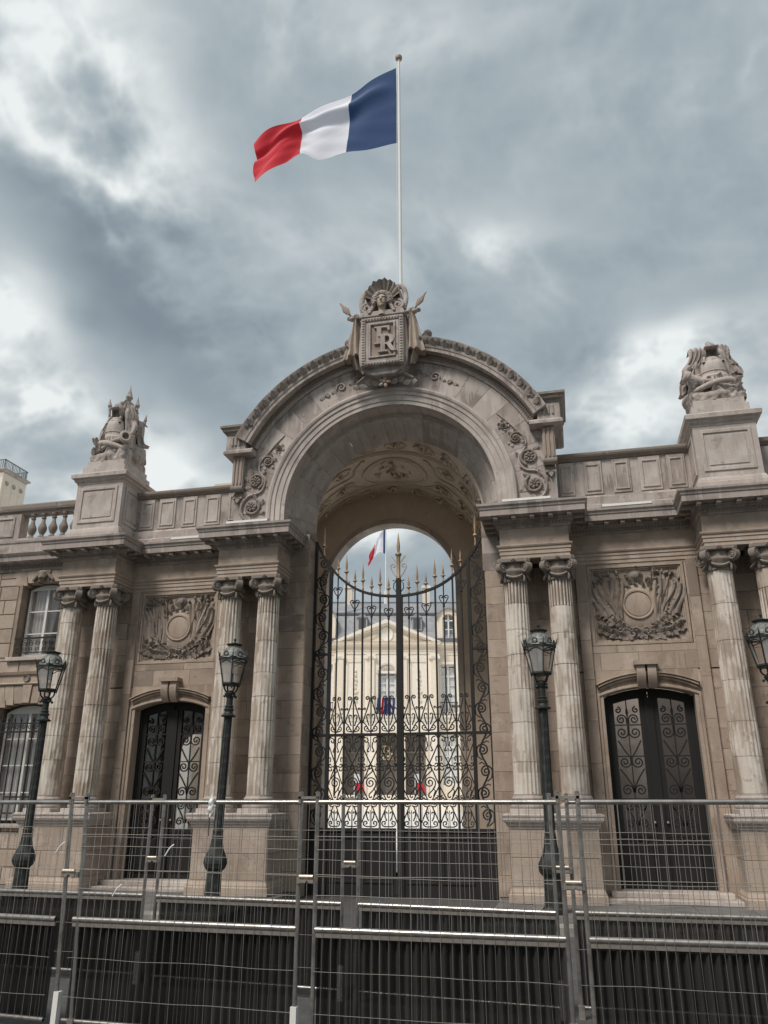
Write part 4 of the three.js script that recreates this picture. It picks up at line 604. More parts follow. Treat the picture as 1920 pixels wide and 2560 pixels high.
trophy([-7.9, 10.685, .11], 1, 'stone trophy of armour and spears on the tall left pedestal').scale.set(.96, 1.13, 1);
trophy([7.95, 10.685, .11], -1, 'stone trophy of cuirass, helmet and flags on the tall right pedestal').scale.set(1.07, .98, 1);
// ================= flagpole and flag over the arch =================
const FP = [.15, 13.25, -.45];
{ const f = thing('flagpole', 'tall white flagpole rising behind the cartouche', 'flagpole', FP); M('pole', lathe([[0, 0], [.06, 0], [.038, 11.45], [0, 11.45]], 14), T.winWhite, f); M('finial', lathe([[0, 11.44], [.10, 11.44], [.115, 11.49], [.11, 11.55], [.06, 11.60], [0, 11.61]], 14), std(.34, .22, .17, .5), f); M('foot', lathe([[0, -.05], [.16, -.05], [.16, .05], [.09, .1], [0, .1]], 14), T.dark, f); M('halyard', boxUV(tube([[-.08, .6, 0], [-.085, 6, .01], [-.06, 11.4, 0]], .008, 12, 4)), T.white, f); }
function tricolour(parent, cornersTop, cornersBot, waves, N = 84, Mv = 34, fold = 0, zAmp = .3, cutAt = [0, 1 / 3, 2 / 3, 1]) {
  // edges given as polylines from the hoist to the fly; the cloth ripples out of their plane
  const ct = new THREE.CatmullRomCurve3(cornersTop.map(p => V3(...p))), cb = new THREE.CatmullRomCurve3(cornersBot.map(p => V3(...p)));
  const P = (u, v) => { const a = ct.getPoint(u), b = cb.getPoint(u), k = a.lerp(b, v); return [k.x + .04 * u * sin(v * 9 + u * 5), k.y + .05 * u * sin(u * 16 + v * 3), k.z + zAmp * u * (sin(u * waves + v * 3.2) * .6 + .35 * sin(u * waves * 1.9 - v * 6 + 1)) + zAmp * .26 * Math.sqrt(u) * Math.abs(sin(v * 7 - u * 5 + 1.2 * sin(u * 4))) + zAmp * .04 * sin(v * 27 + u * 13) + fold * Math.exp(-(((v - .22 - .1 * u) / .09) ** 2)) * sin(u * PI) - fold * .7 * Math.exp(-(((v - .45 + .12 * u) / .07) ** 2)) * u]; };
  ['blue_band', 'white_band', 'red_band'].forEach((nm, k) => { const g = gb(), n = Math.round(N / 3); for (let i = 0; i < n; i++) for (let j = 0; j < Mv; j++) { const q = (a, b) => P(lerp(cutAt[k], cutAt[k + 1], a / n), b / Mv); g.quad(q(i, j + 1), q(i + 1, j + 1), q(i + 1, j), q(i, j)); } M(nm, g.smooth(70), [T.fBlue, T.fWhite, T.fRed][k], parent); });
}
{ const f = thing('tricolour_flag', 'large blue, white and red tricolour flying from the pole above the arch', 'flag', [.08, 20.9, -.45]), L = a => a.map(p => [p[0] - .08, p[1] - 20.9, p[2] || 0]);
  tricolour(f, L([[.06, 24.35, 0], [-.75, 23.95, .05], [-1.45, 23.62, -.05], [-2.3, 23.25, .1], [-3.06, 22.9, 0], [-3.95, 22.62, .15], [-4.74, 22.36, 0]]), L([[.09, 21.2, 0], [-.75, 21.12, .05], [-1.56, 21.15, 0], [-2.4, 20.98, .1], [-3.1, 21.42, .05], [-3.8, 21.08, .1], [-4.58, 20.45, .05]]), 11, 84, 36, .22, .16); }
// ================= wrought-iron gate =================
const railY = x => 6.75 + .16 * x * x + .034 * x ** 4;
const spearGeo = k => lathe([[0, .62 * k], [.012, .5 * k], [.030, .36 * k], [.026, .32 * k], [.022, .26 * k], [.055, .235 * k], [.06, .215 * k], [.022, .19 * k], [.018, .08 * k], [.03, .05 * k], [.02, 0], [0, 0]], 10);
function heart(cx, cy, w, h) { return [1, -1].map(s => [[cx, cy], [cx + s * w * .3, cy + h * .3], ...spiral(cx + s * w * .26, cy + h * .68, w * .27, s > 0 ? -10 : 190, s * .95, w * .05, 16)]); }
function gateLeaf(s) {
  const o = thing('iron_gate_leaf', s < 0 ? 'left leaf of black wrought-iron gate, carrying the central gilt finial' : 'right leaf of black wrought-iron gate, under the right side of the arch', 'gate', [s * 2.2, 0, -.6], 'leaves of the great iron gate');
  const X = x => s * x - s * 2.2, Z = .0, A = (n, g, m = T.iron) => M(n, g, m, o), pts = a => a.map(p => [X(p[0]), p[1]]), st = (a, w = .022, d = .024) => strap(pts(a), w, d, Z);
  const bx = (a, b, y0, y1, z0, z1) => gb().box(Math.min(X(a), X(b)), Math.max(X(a), X(b)), y0, y1, z0, z1).geo();
  A('meeting_stile', bx(s < 0 ? -.06 : .064, s < 0 ? .06 : .10, -.12, s < 0 ? 7.2 : 6.76, -.05, .05)); A('hinge_stile', bx(2.155, 2.215, -.12, 8.33, -.045, .045)); A('border_stile', bx(1.735, 1.815, -.12, railY(1.77), -.045, .045));
  const rp = []; for (let i = 0; i <= 30; i++) { const x = lerp(.06, 2.2, i / 30); rp.push([x, railY(x)]); } A('top_rail', st(rp, .06, .07).geo());
  A('lock_rail', bx(.1, 2.16, 3.36, 3.425, -.035, .035)); A('panel_rail', bx(.1, 2.16, 1.24, 1.315, -.04, .04));
  A('solid_panel', bx(.1, 2.16, -.10, 1.24, -.014, .014)); for (const [a, b] of [[.16, .86], [.96, 1.68]]) { const p = A('panel_moulding', extr([[Math.min(X(a), X(b)), .16], [Math.max(X(a), X(b)), .16], [Math.max(X(a), X(b)), 1.14], [Math.min(X(a), X(b)), 1.14]], .014, .034, .006, [[[Math.min(X(a), X(b)) + .05, .21], [Math.min(X(a), X(b)) + .05, 1.09], [Math.max(X(a), X(b)) - .05, 1.09], [Math.max(X(a), X(b)) - .05, .21]]])); }
  const sg1 = spearGeo(1.22), sg2 = spearGeo(.78);
  for (const [x, tall] of [[.26, 0], [.48, 1], [.70, 0], [.93, 1], [1.14, 0], [1.37, 1], [1.59, 0]]) {
    const y = railY(x), w = tall ? .021 : .014; A('bar', gb().box(X(x) - w, X(x) + w, tall ? 1.3 : 3.42, y, -w, w).geo());
    const f = A('spear_finial', tall ? sg1 : sg2, T.gold); f.position.set(X(x), y + .02, Z);
    if (!tall) { for (const q of heart(x, y - .56, .22, .30)) A('heart_scroll', st(q, .022).geo()); A('collar', boxUV(xf(new THREE.SphereGeometry(.03, 8, 6), { p: [X(x), y - .58, 0], s: [1, 1.5, 1] }))); }
  }
  for (const x of [1.98]) { A('spear_finial', spearGeo(1.5), T.gold).position.set(X(x), railY(x) - .02, Z); }
  if (s < 0) {  // gilt centrepiece over the meeting stile
    A('central_finial', lathe([[0, 8.46], [.02, 8.3], [.045, 8.06], [.04, 7.98], [.03, 7.90], [.08, 7.86], [.085, 7.83], [.05, 7.78], [.045, 7.30], [.06, 7.26], [.06, 7.2], [0, 7.2]], 14), T.gold).position.set(X(0), 0, Z);
    for (const e of [-1, 1]) { A('gilt_scroll', strap([[X(0) + e * .05, 7.24], [X(0) + e * .13, 7.34], [X(0) + e * .19, 7.46], ...spiral(0, 0, .075, 0, .9, .015, 16).map(p => [X(0) + e * (.13 + p[0]), 7.53 + p[1]])], .022, .03, Z).geo(), T.gold); A('gilt_dart', gb().bar([X(0) + e * .05, 7.62, 0], [X(0) + e * .18, 7.80, 0], .025, .025).geo(), T.gold); A('scroll', strap([[X(0) + e * .06, 6.86], [X(0) + e * .13, 6.95], [X(0) + e * .12, 7.08], [X(0) + e * .06, 7.14], [X(0) + e * .15, 7.16]], .02, .03, Z).geo()); }
  }
  // scrollwork, bay by bay: half patterns mirrored about each bay centre
  const half = [
    [[.02, 3.46], [.12, 3.62], [.195, 3.70]], [[.20, 3.66], [.13, 3.88], [.06, 4.08], [.03, 4.20], ...spiral(.085, 4.245, .058, 200, -1.25, .012, 20)],
    [[.0, 3.46], [.06, 3.47], ...spiral(.105, 3.545, .07, -100, 1.1, .014, 18)], [[.04, 3.60], [.085, 3.72], [.10, 3.80], ...spiral(.06, 3.83, .042, 0, .62, .014, 12)],
    [[.20, 3.98], [.155, 4.02], ...spiral(.155, 3.99, .03, 90, .55, .01, 8)],
    [[.20, 3.30], [.17, 3.365], ...spiral(.115, 3.255, .075, 70, .95, .015, 18)], [[.05, 3.22], [.035, 3.12], [.075, 3.03], ...spiral(.055, 3.02, .03, 0, -.5, .012, 8)],
    [[.205, 3.14], [.10, 2.92], [.0, 2.72], [-.10, 2.5], [-.2, 2.28]],
    [[.0, 2.72], [.07, 2.66], ...spiral(.155, 2.70, .06, 200, 1.0, .014, 18)], [[.2, 2.60], [.16, 2.57], [.12, 2.58], ...spiral(.135, 2.605, .028, 250, -.5, .01, 8)], [[.2, 2.86], [.165, 2.88], [.15, 2.84], [.165, 2.77]],
    [[-.205, 2.20], [-.1, 2.01], [.0, 1.83]], [[.01, 1.80], [.06, 1.78], ...spiral(.105, 1.835, .058, -100, 1.05, .012, 18)], [[.0, 1.88], [.09, 1.93], [.16, 1.97], ...spiral(.165, 2.0, .03, -80, .6, .01, 8)], [[.2, 1.93], [.13, 1.98]],
    [[.205, 1.43], [.13, 1.6], [.045, 1.79]], [[.0, 1.35], [.06, 1.345], ...spiral(.105, 1.42, .07, -100, 1.1, .014, 18)], [[.04, 1.47], [.08, 1.55], [.09, 1.62], ...spiral(.055, 1.635, .04, 0, .6, .012, 10)]];
  const full = [[...spiral(0, 2.30, .15, -60, 1.9, .02, 40).reverse(), [.13, 2.12], [.08, 2.0], [.0, 1.98], [-.02, 1.93]].slice(0, -2), [[-.12, 2.39], [-.06, 2.47], [.04, 2.55], ...spiral(.0, 2.60, .05, -30, .65, .014, 10)], [[.12, 2.21], [.06, 2.13], [-.03, 2.05], ...spiral(.01, 2.0, .045, 150, .65, .012, 10)]];
  const HG = half.flatMap(h => [strap(h, .026, .024).geo(), strap(mir(h), .026, .024).geo()]), FG = full.map(f => strap(f, .026, .024).geo()), pin = gb().box(-.008, .008, 3.02, 3.38, -.008, .008).geo(), pin2 = gb().box(-.008, .008, 1.31, 1.70, -.008, .008).geo();
  for (const c of [.27, .705, 1.15, 1.565]) { const w = c > 1.5 ? .82 : 1; for (const g of [...HG, ...FG, pin, pin2]) { const m = A('scroll', g); m.position.set(X(c), 0, Z); m.scale.x = w; } }
  for (let k = 0; k < 4; k++) A('knop', boxUV(new THREE.SphereGeometry(.03, 8, 6))).position.set(X([.48, .93, 1.37, .1][k]), 2.71, 0);
  // running scroll of the border
  const wav = []; for (let i = 0; i <= 150; i++) { const y = lerp(1.36, 7.55, i / 150); wav.push([1.985 + .085 * sin((y - 1.36) / .47 * PI), y]); } A('border_stem', st(wav, .042, .03).geo());
  const S1 = mg([strap(spiral(0, 0, .15, 200, -1.9, .02, 38), .036, .026).geo(), strap([[-.14, .02], [-.12, -.14], [-.02, -.22]], .028, .024).geo(), strap([[.02, .15], [.09, .20], [.15, .17]], .028, .024).geo()]), S2 = mg([S1]).applyMatrix4(new THREE.Matrix4().makeScale(-1, 1, 1));
  { const ix = S2.attributes.position; for (let t = 0; t < ix.count; t += 3) for (const at of [ix, S2.attributes.normal, S2.attributes.uv]) { const n = at.itemSize; for (let q = 0; q < n; q++) { const a = at.array[(t + 1) * n + q]; at.array[(t + 1) * n + q] = at.array[(t + 2) * n + q]; at.array[(t + 2) * n + q] = a; } } }
  for (let k = 0; k < 14; k++) { const y = 1.36 + .235 + k * .47, e = k % 2 ? 1 : -1; if (y > railY(1.95) - .1) continue; A('border_scroll', e * s > 0 ? S1 : S2).position.set(X(1.985 - e * .03), y, 0); }
  for (const y of [3.39, 5.35]) A('border_rail', bx(1.8, 2.16, y - .03, y + .03, -.03, .03));
  return o;
}
gateLeaf(-1); gateLeaf(1);

// ================= side doors =================
for (const s of [-1, 1]) {
  const x = s * DC, o = thing('arched_door', s < 0 ? 'black glazed double door with iron scrolls, daylight showing through it, left of the arch' : 'black glazed double door with iron scrolls, dark behind, right of the arch', 'door', [x, .19, -.32], 'arched side doors of the gateway'), A = (n, g, m = T.ironDoor, p = o) => M(n, g, m, p);
  const Y = y => y - .19, top = u => { const R = (.95 * .95 + .19 * .19) / .38; return 4.06 - .19 + Math.sqrt(R * R - u * u) - (R - .19); };
  A('door_frame', extr([[-.95, 0], [-.88, 0], ...doorArc(0, .88, Y(4.0), .18), [.88, 0], [.95, 0], ...doorArc(0, .945, Y(4.055), .19).reverse()], -.06, .06, .004));
  for (const k of [-1, 1]) {
    const e = (u) => k * u, L = A('leaf', gb().box(Math.min(e(.01), e(.88)), Math.max(e(.01), e(.88)), 0.01, 1.02, -.03, .03).geo());
    const tp = []; for (let i = 0; i <= 8; i++) { const u = lerp(.88, .01, i / 8); tp.push([e(u), top(u) - .06]); }
    const ti = []; for (let i = 0; i <= 8; i++) { const u = lerp(.20, .75, i / 8); ti.push([e(u), top(u) - .20]); }
    A('leaf_frame', extr([[e(.01), 1.0], [e(.88), 1.0], ...tp], -.035, .04, 0, [[[e(.20), 1.08], [e(.75), 1.08], ...ti.reverse()]]), T.ironDoor, L);
    A('pane', extr([[e(.2), 1.08], [e(.75), 1.08], ...ti], -.008, -.004), T.glass, L);
    A('raised_panel', gb().ash(Math.min(e(.2), e(.74)), Math.max(e(.2), e(.74)), .12, .88, .03, .06, .025).geo(), T.ironDoor, L);
    A('panel_scroll', mg([-1, 1].map(q => strap([[e(.475), .95], ...spiral(e(.475) + q * .12, .95, .07, q > 0 ? 180 : 0, q * 1.2, .015, 18)], .016, .02, .05).geo())), std(.055, .052, .05, .5, .3), L);
    A('astragal', gb().box(Math.min(e(.0), e(.09)), Math.max(e(.0), e(.09)), 0, 3.86, .04, .07).geo(), T.ironDoor, L);
    const c = e(.475), put = (q, z = .025) => A('scroll', strap(q, .030, .024, z).geo(), T.ironDoor, L);
    A('center_bar', gb().box(c - .011, c + .011, 1.05, top(.475) - .19, .01, .035).geo(), T.ironDoor, L);
    for (const y of [1.75, 2.62, 3.28]) A('cross_bar', gb().box(Math.min(e(.2), e(.75)), Math.max(e(.2), e(.75)), y - .012, y + .012, .012, .034).geo(), T.ironDoor, L);
    for (const q of [-1, 1]) {
      const sc = (cy, r, a, t, tail) => put([...tail.map(p => [c + q * p[0], p[1]]), ...spiral(0, 0, r * 1.18, a, t * 1.1, .02, 28).map(p => [c + q * (.135 + p[0]), cy + p[1]])]);
      sc(3.40, .10, 200, -1.5, [[.02, 3.30]]); sc(3.12, .115, 160, 1.5, [[.01, 3.26]]); sc(2.50, .11, 160, 1.5, [[.24, 2.95], [.12, 2.74], [.02, 2.6]]); sc(1.92, .11, 200, -1.5, [[.25, 2.36], [.14, 2.2], [.03, 2.02]]); sc(1.62, .09, 160, 1.4, [[.01, 1.73]]); sc(1.25, .09, 200, -1.4, [[.2, 1.58], [.1, 1.42], [.03, 1.3]]);
      put([...spiral(0, 0, .075, 90, 1.2, .015, 18).map(p => [c + q * (.19 + p[0]), 3.60 + p[1]]).reverse(), [c + q * .2, 3.66]].slice(0, -1));
    }
    A('spike', lathe([[0, 3.72], [.03, 3.55], [.012, 3.45], [0, 3.45]], 8).translate(c, 0, .02), T.ironDoor, L);
    A('handle', boxUV(new THREE.SphereGeometry(.028, 10, 8)), T.gold, L).position.set(e(.13), 1.28, .075);
  }
  if (s > 0) M('fanlight_bar', gb().box(-.88, .88, 3.9, 3.93, -.02, .02).geo(), T.ironDoor, o).visible = true;
}

// ================= street lamps =================
function lampProto(x, z, label, lean = 0, turn = 0) {
  const o = thing('street_lamp', label, 'street lamp', [x, 0, z], 'cast-iron street lamps along the pavement', turn), A = (n, g, m = T.lampIron, p = o) => M(n, g, m, p), oct = (a, seg = 8) => lathe(a, seg, 20);
  A('base', oct([[0, 0], [.205, 0], [.205, .08], [.17, .12], [.155, .55], [.16, .60], [.22, .66], [.245, .74], [.235, .82], [.19, .92], [.15, 1.0], [.125, 1.12], [.105, 1.30], [0, 1.30]]));
  A('pole', lathe([[0, 1.29], [.10, 1.29], [.107, 1.33], [.09, 1.36], [.078, 3.60], [0, 3.6]], 14)); const cg = []; for (let k = 0; k < 8; k++) { const a = k / 8 * 2 * PI; cg.push(boxUV(tube([[.088 * cos(a), 1.4, .088 * sin(a)], [.076 * cos(a), 3.58, .076 * sin(a)]], .012, 2, 4))); } A('fluting', mg(cg));
  A('collar', lathe([[0, 3.55], [.15, 3.56], [.155, 3.585], [.10, 3.62], [.085, 3.66], [.10, 3.69], [.105, 3.72], [.08, 3.74], [.09, 3.78], [.07, 3.80], [.068, 3.95], [.10, 3.99], [.12, 4.04], [.075, 4.06], [.06, 4.10], [0, 4.1]], 16));
  for (let k = 0; k < 4; k++) { const a = k * PI / 2 + PI / 4; A('bracket', boxUV(tube([[.06 * cos(a), 4.05, .06 * sin(a)], [.13 * cos(a), 4.10, .13 * sin(a)], [.16 * cos(a), 4.18, .16 * sin(a)], [.14 * cos(a), 4.25, .14 * sin(a)]], .018, 10, 5))); A('leaf_curl', boxUV(xf(new THREE.SphereGeometry(.03, 7, 5), { p: [.13 * cos(a), 3.98, .13 * sin(a)] }))); }
  // six-sided lantern
  const N = 6, R0 = .185, R1 = .325, y0 = 4.24, y1 = 4.74, V = (k, r, y) => [r * cos(k / N * 2 * PI + .26), y, r * sin(k / N * 2 * PI + .26)];
  const lt = A('lantern_base', oct([[0, 4.21], [R0 + .02, 4.21], [R0 + .035, 4.235], [R0 + .015, 4.255], [0, 4.255]], 6)); lt.rotation.y = -.26 + PI / 2; 
  for (let k = 0; k < N; k++) {
    A('glass_pane', (() => { const g = gb(); g.quad(V(k, R0, y0 + .01), V(k + 1, R0, y0 + .01), V(k + 1, R1, y1), V(k, R1, y1)); return g.geo(); })(), k % 2 ? T.milk : T.glass);
    A('corner_bar', gb().bar(V(k, R0 + .005, y0 - .05), V(k, R1 + .015, y1 + .09), .022, .022).geo()); A('corner_horn', boxUV(tube([V(k, R1 + .012, y1 + .05), V(k, R1 + .03, y1 + .12), V(k, R1 + .055, y1 + .17)], .014, 6, 5, false, t => 1.1 - .8 * t)));
    A('top_rail', gb().bar(V(k, R1, y1 + .02), V(k + 1, R1, y1 + .02), .07, .03).geo()); A('bottom_rail', gb().bar(V(k, R0, y0 + .01), V(k + 1, R0, y0 + .01), .03, .025).geo()); A('arch_bar', boxUV(tube([V(k, R1 - .015, y1 - .09), [...Array(3)].map((_, q) => (V(k, R1 - .005, y1 - .03)[q] + V(k + 1, R1 - .005, y1 - .03)[q]) / 2), V(k + 1, R1 - .015, y1 - .09)], .01, 8, 4)));
    for (const f of [.5]) { const a = V(k, R1 + .015, y1 + .105), b = V(k + 1, R1 + .015, y1 + .105), m = a.map((q, i) => lerp(q, b[i], f)), an = (k + .5) / N * 2 * PI + .26; A('crown_ring', boxUV(xf(new THREE.TorusGeometry(.048, .013, 6, 16), { p: m, r: [0, PI / 2 - an, 0] }))); }
  }
  A('dome', lathe([[.315, 4.77], [.30, 4.80], [.235, 4.86], [.22, 4.93], [.18, 4.99], [.13, 5.02], [.125, 5.05], [0, 5.05]], 18), T.copper);
  A('cap', lathe([[0, 5.045], [.12, 5.045], [.17, 5.07], [.175, 5.085], [.06, 5.115], [.03, 5.13], [0, 5.13]], 18)); A('finial', lathe([[0, 5.12], [.016, 5.12], [.016, 5.16], [.03, 5.18], [.03, 5.2], [0, 5.225]], 10));
  A('bulb', mg([boxUV(new THREE.CapsuleGeometry(.035, .06, 4, 10).translate(0, 4.53, 0)), boxUV(new THREE.CylinderGeometry(.03, .03, .08, 10).translate(0, 4.63, 0))]), T.white); A('lamp_holder', lathe([[0, 4.66], [.05, 4.66], [.05, 4.72], [.3, 4.75], [0, 4.76]], 12), T.white);
  o.rotation.z = lean; return o;
}
lampProto(-7.42, 2.5, 'street lamp farthest left, in front of the outer left columns', 0, .2);
lampProto(-3.12, 2.5, 'street lamp leaning slightly, beside the left door', -.026, .1);
lampProto(3.45, 2.5, 'street lamp between the two columns right of the gate', -.01, 0);
lampProto(7.64, 2.5, 'street lamp cut by the right edge of the view, at the outer right columns', 0, .35);

// ================= crowd fences =================
const alphaNet = tex(128, (u, v) => { const q = (((u * 16) % 1) < .22 && ((v * 16) % 1) < .22) ? 0 : 1; return [q, q, q]; }, false); alphaNet.repeat.set(1 / .1, 1 / .1);
T.netting = new THREE.MeshStandardMaterial({ color: new THREE.Color(.030, .0295, .028), roughness: .85, metalness: 0, alphaMap: alphaNet, transparent: true, side: THREE.DoubleSide });
function fencePanel(a, b, label, group, la = 0, lb = 0) {  // a, b: plan positions of the two posts
  const dx = b[0] - a[0], dz = b[1] - a[1], W = Math.hypot(dx, dz), o = thing('mesh_barrier', label, 'barrier', [a[0], -.15, a[1]], group, Math.atan2(-dz, dx)), A = (n, g, m = T.steel) => M(n, g, m, o);
  const rb = (x0, x1, y0, y1, d = .02) => gb().box(x0, x1, y0, y1, -d, d).geo(), rod = (p, q, r) => boxUV(tube([p, q], r, 2, 8));
  for (const x of [.02, W - .02]) { const ln = x < 1 ? la : lb; A('post', rod([x + ln, .0, 0], [x, 2.09, 0], .021)); A('post_cap', lathe([[0, 2.088], [.023, 2.088], [.023, 2.10], [0, 2.105]], 10)).position.set(x, 0, 0); if (x > .1) A('post_foot', rb(x + ln - .028, x + ln + .028, .0, .34, .03), T.white); else A('post_foot', rb(x + ln - .03, x + ln + .03, 0, .12, .03), T.steelDull); }
  A('top_rail', rod([.03, 2.01, 0], [W - .03, 2.01, 0], .021)); A('middle_rail', rod([.03, .945, 0], [W - .03, .945, 0], .026)); A('middle_flange', rb(.03, W - .03, .885, .925, .012), T.steelDull); A('bottom_rail', rod([.03, .10, 0], [W - .03, .10, 0], .02));
  const n = Math.round(W / .088); for (let i = 1; i < n; i++) { const x = W * i / n + rr(-.008, .008), k = rr(-.012, .012); A('vertical_wire', boxUV(tube([[x, .1, .02], [x + k, .9, .024], [x + k * .5, 1.5, .02 + rr(-.01, .01)], [x, 2.0, .02]], .0025, 6, 4, false, t => t < .45 ? .62 : 1)), T.wire); }
  for (const y of [.30, .62, 1.22, 1.39, 1.60, 1.71]) { const q = []; for (let i = 0; i <= 6; i++) q.push([lerp(.03, W - .03, i / 6), y + rr(-.006, .006), .026 + rr(-.004, .004)]); A('horizontal_wire', boxUV(tube(q, y < .9 ? .0019 : .0027, 12, 4)), T.wire); }
  const g = gb(), m = Math.round(W / .0098); for (let i = 0; i < m; i++) { const x0 = .04 + (W - .08) * i / m, x1 = .04 + (W - .08) * (i + 1) / m, f = x => (.026 + .016 * noise3(x * 3.1, a[0], 5)) * sin(x / .078 * 2 * PI + 2.2 * noise3(x * 1.3, a[1], 9)) - .034; g.quad([x0, .11, f(x0)], [x1, .11, f(x1)], [x1, .90, f(x1)], [x0, .90, f(x0)]); } A('netting', g.smooth(60), T.netting);
  return o;
}
const clampGeo = mg([boxUV(new THREE.CylinderGeometry(.03, .03, .05, 12).translate(-.045, 0, 0)), boxUV(new THREE.CylinderGeometry(.03, .03, .05, 12).translate(.045, 0, 0)), gb().box(-.05, .05, -.018, .018, -.03, .035).geo(), boxUV(new THREE.CylinderGeometry(.011, .011, .1, 8).rotateX(PI / 2).translate(0, 0, .03))]);
const FR = [[-3.3, 10.62], [-.98, 10.84], [-.86, 10.82], [1.50, 10.92], [1.63, 10.94], [3.87, 10.98], [4.0, 10.97], [6.3, 10.93]], RE = [[-3.55, 8.60], [-1.22, 8.72], [-1.06, 8.78], [1.38, 9.02], [1.53, 9.04], [3.74, 9.30], [3.88, 9.23], [6.2, 9.25]];
const fl = ['leftmost front fence panel, cut by the left edge', 'front fence panel before the left door and lamp', 'front fence panel across the great gate', 'rightmost front fence panel, before the right door'], rl = ['leftmost rear fence panel, before the wing of the house', 'rear fence panel before the inner left columns', 'rear fence panel before the great gate', 'rightmost rear fence panel, before the right door steps'];
for (let k = 0; k < 4; k++) { fencePanel(FR[2 * k], FR[2 * k + 1], fl[k] + ', galvanised mesh', 'front row of crowd fences', [0, .12, 0, 0][k], [.12, 0, 0, 0][k]); fencePanel(RE[2 * k], RE[2 * k + 1], rl[k] + ', galvanised mesh', 'rear row of crowd fences'); }
for (const [P, nm] of [[FR, 'front'], [RE, 'rear']]) for (let k = 0; k < 3; k++) { const a = P[2 * k + 1], b = P[2 * k + 2], x = (a[0] + b[0]) / 2, z = (a[1] + b[1]) / 2;
  const c = thing('fence_clamp', `${['left', 'middle', 'right'][k]} coupling between two ${nm} fence panels`, 'clamp', [x, 1.34 - .15, z], 'couplings between the fence panels'); M('clamp_body', clampGeo, T.steelDull, c).scale.x = 1.35; M('bolt', boxUV(new THREE.CylinderGeometry(.018, .018, .13, 10).rotateZ(PI / 2).translate(0, .035, .03)), std(.62, .56, .48, .35, .6), c);
  const d = thing('fence_hook', `${['left', 'middle', 'right'][k]} top hook joining two ${nm} fence panels`, 'clamp', [x, 2.05 - .15, z], 'couplings between the fence panels'); M('hook', mg([gb().box(-.10, .10, -.012, .012, -.03, .03).geo(), gb().box(-.10, -.075, -.05, .03, -.03, .03).geo(), gb().box(.075, .10, -.05, .03, -.03, .03).geo()]), T.steelDull, d); }
{ const t = thing('plastic_tag', 'white plastic bag scrap tied on the top rail left of the lamp', 'bag', [.33 - .0, 1.78, 10.88]); t.position.set(.58, 1.86, 10.905); M('scrap', sdf((x, y, z) => sEll(x, y, z, [0, -.03, .03], [.028, .085, .028]) + .016 * (noise3(x * 40, y * 30, z * 40) - .5) * 2, [-.07, -.16, -.03], [.07, .08, .09], .008), T.white, t); M('tie', boxUV(tube([[-.01, .0, .025], [-.012, -.12, .03], [-.01, -.30, .03]], .005, 8, 4)), T.iron, t); }
for (const [x, y, z, w] of [[-.98, 1.49, 10.86, 'left post'], [.22, 1.48, 10.9, 'left door'], [-.3, 1.12, 10.88, 'lowest wires']]) one('cable_tie', boxUV(tube([[0, .0, .03], [-.03, -.03, .05], [-.07, -.10, .06]], .007, 8, 5)), T.white, 'white plastic cable tie on the fence wires near the ' + w, 'cable tie', 'cable ties on the front fence', [x, y, z]);

// ================= linear lights on the ledges =================
for (const [a, b, y, z, w] of [[2.83, 3.93, 8.375, 1.26, 'right inner columns'], [5.08, 6.19, 8.38, .40, 'right door'], [-3.96, -2.87, 8.375, 1.26, 'left inner columns'], [-5.89, -4.86, 8.38, .40, 'left door']]) { const o = thing('light_bar', 'thin white light strip lying on the cornice above the ' + w, 'light fitting', [(a + b) / 2, y - .03, z], 'white light strips on the cornice'), h = (b - a) / 2; M('housing', gb().box(-h, h, 0, .055, -.035, .035).geo(), T.white, o); M('end_cap', gb().box(-h - .01, -h, -.005, .06, -.04, .04).geo(), T.steelDull, o); M('end_cap', gb().box(h, h + .01, -.005, .06, -.04, .04).geo(), T.steelDull, o); }
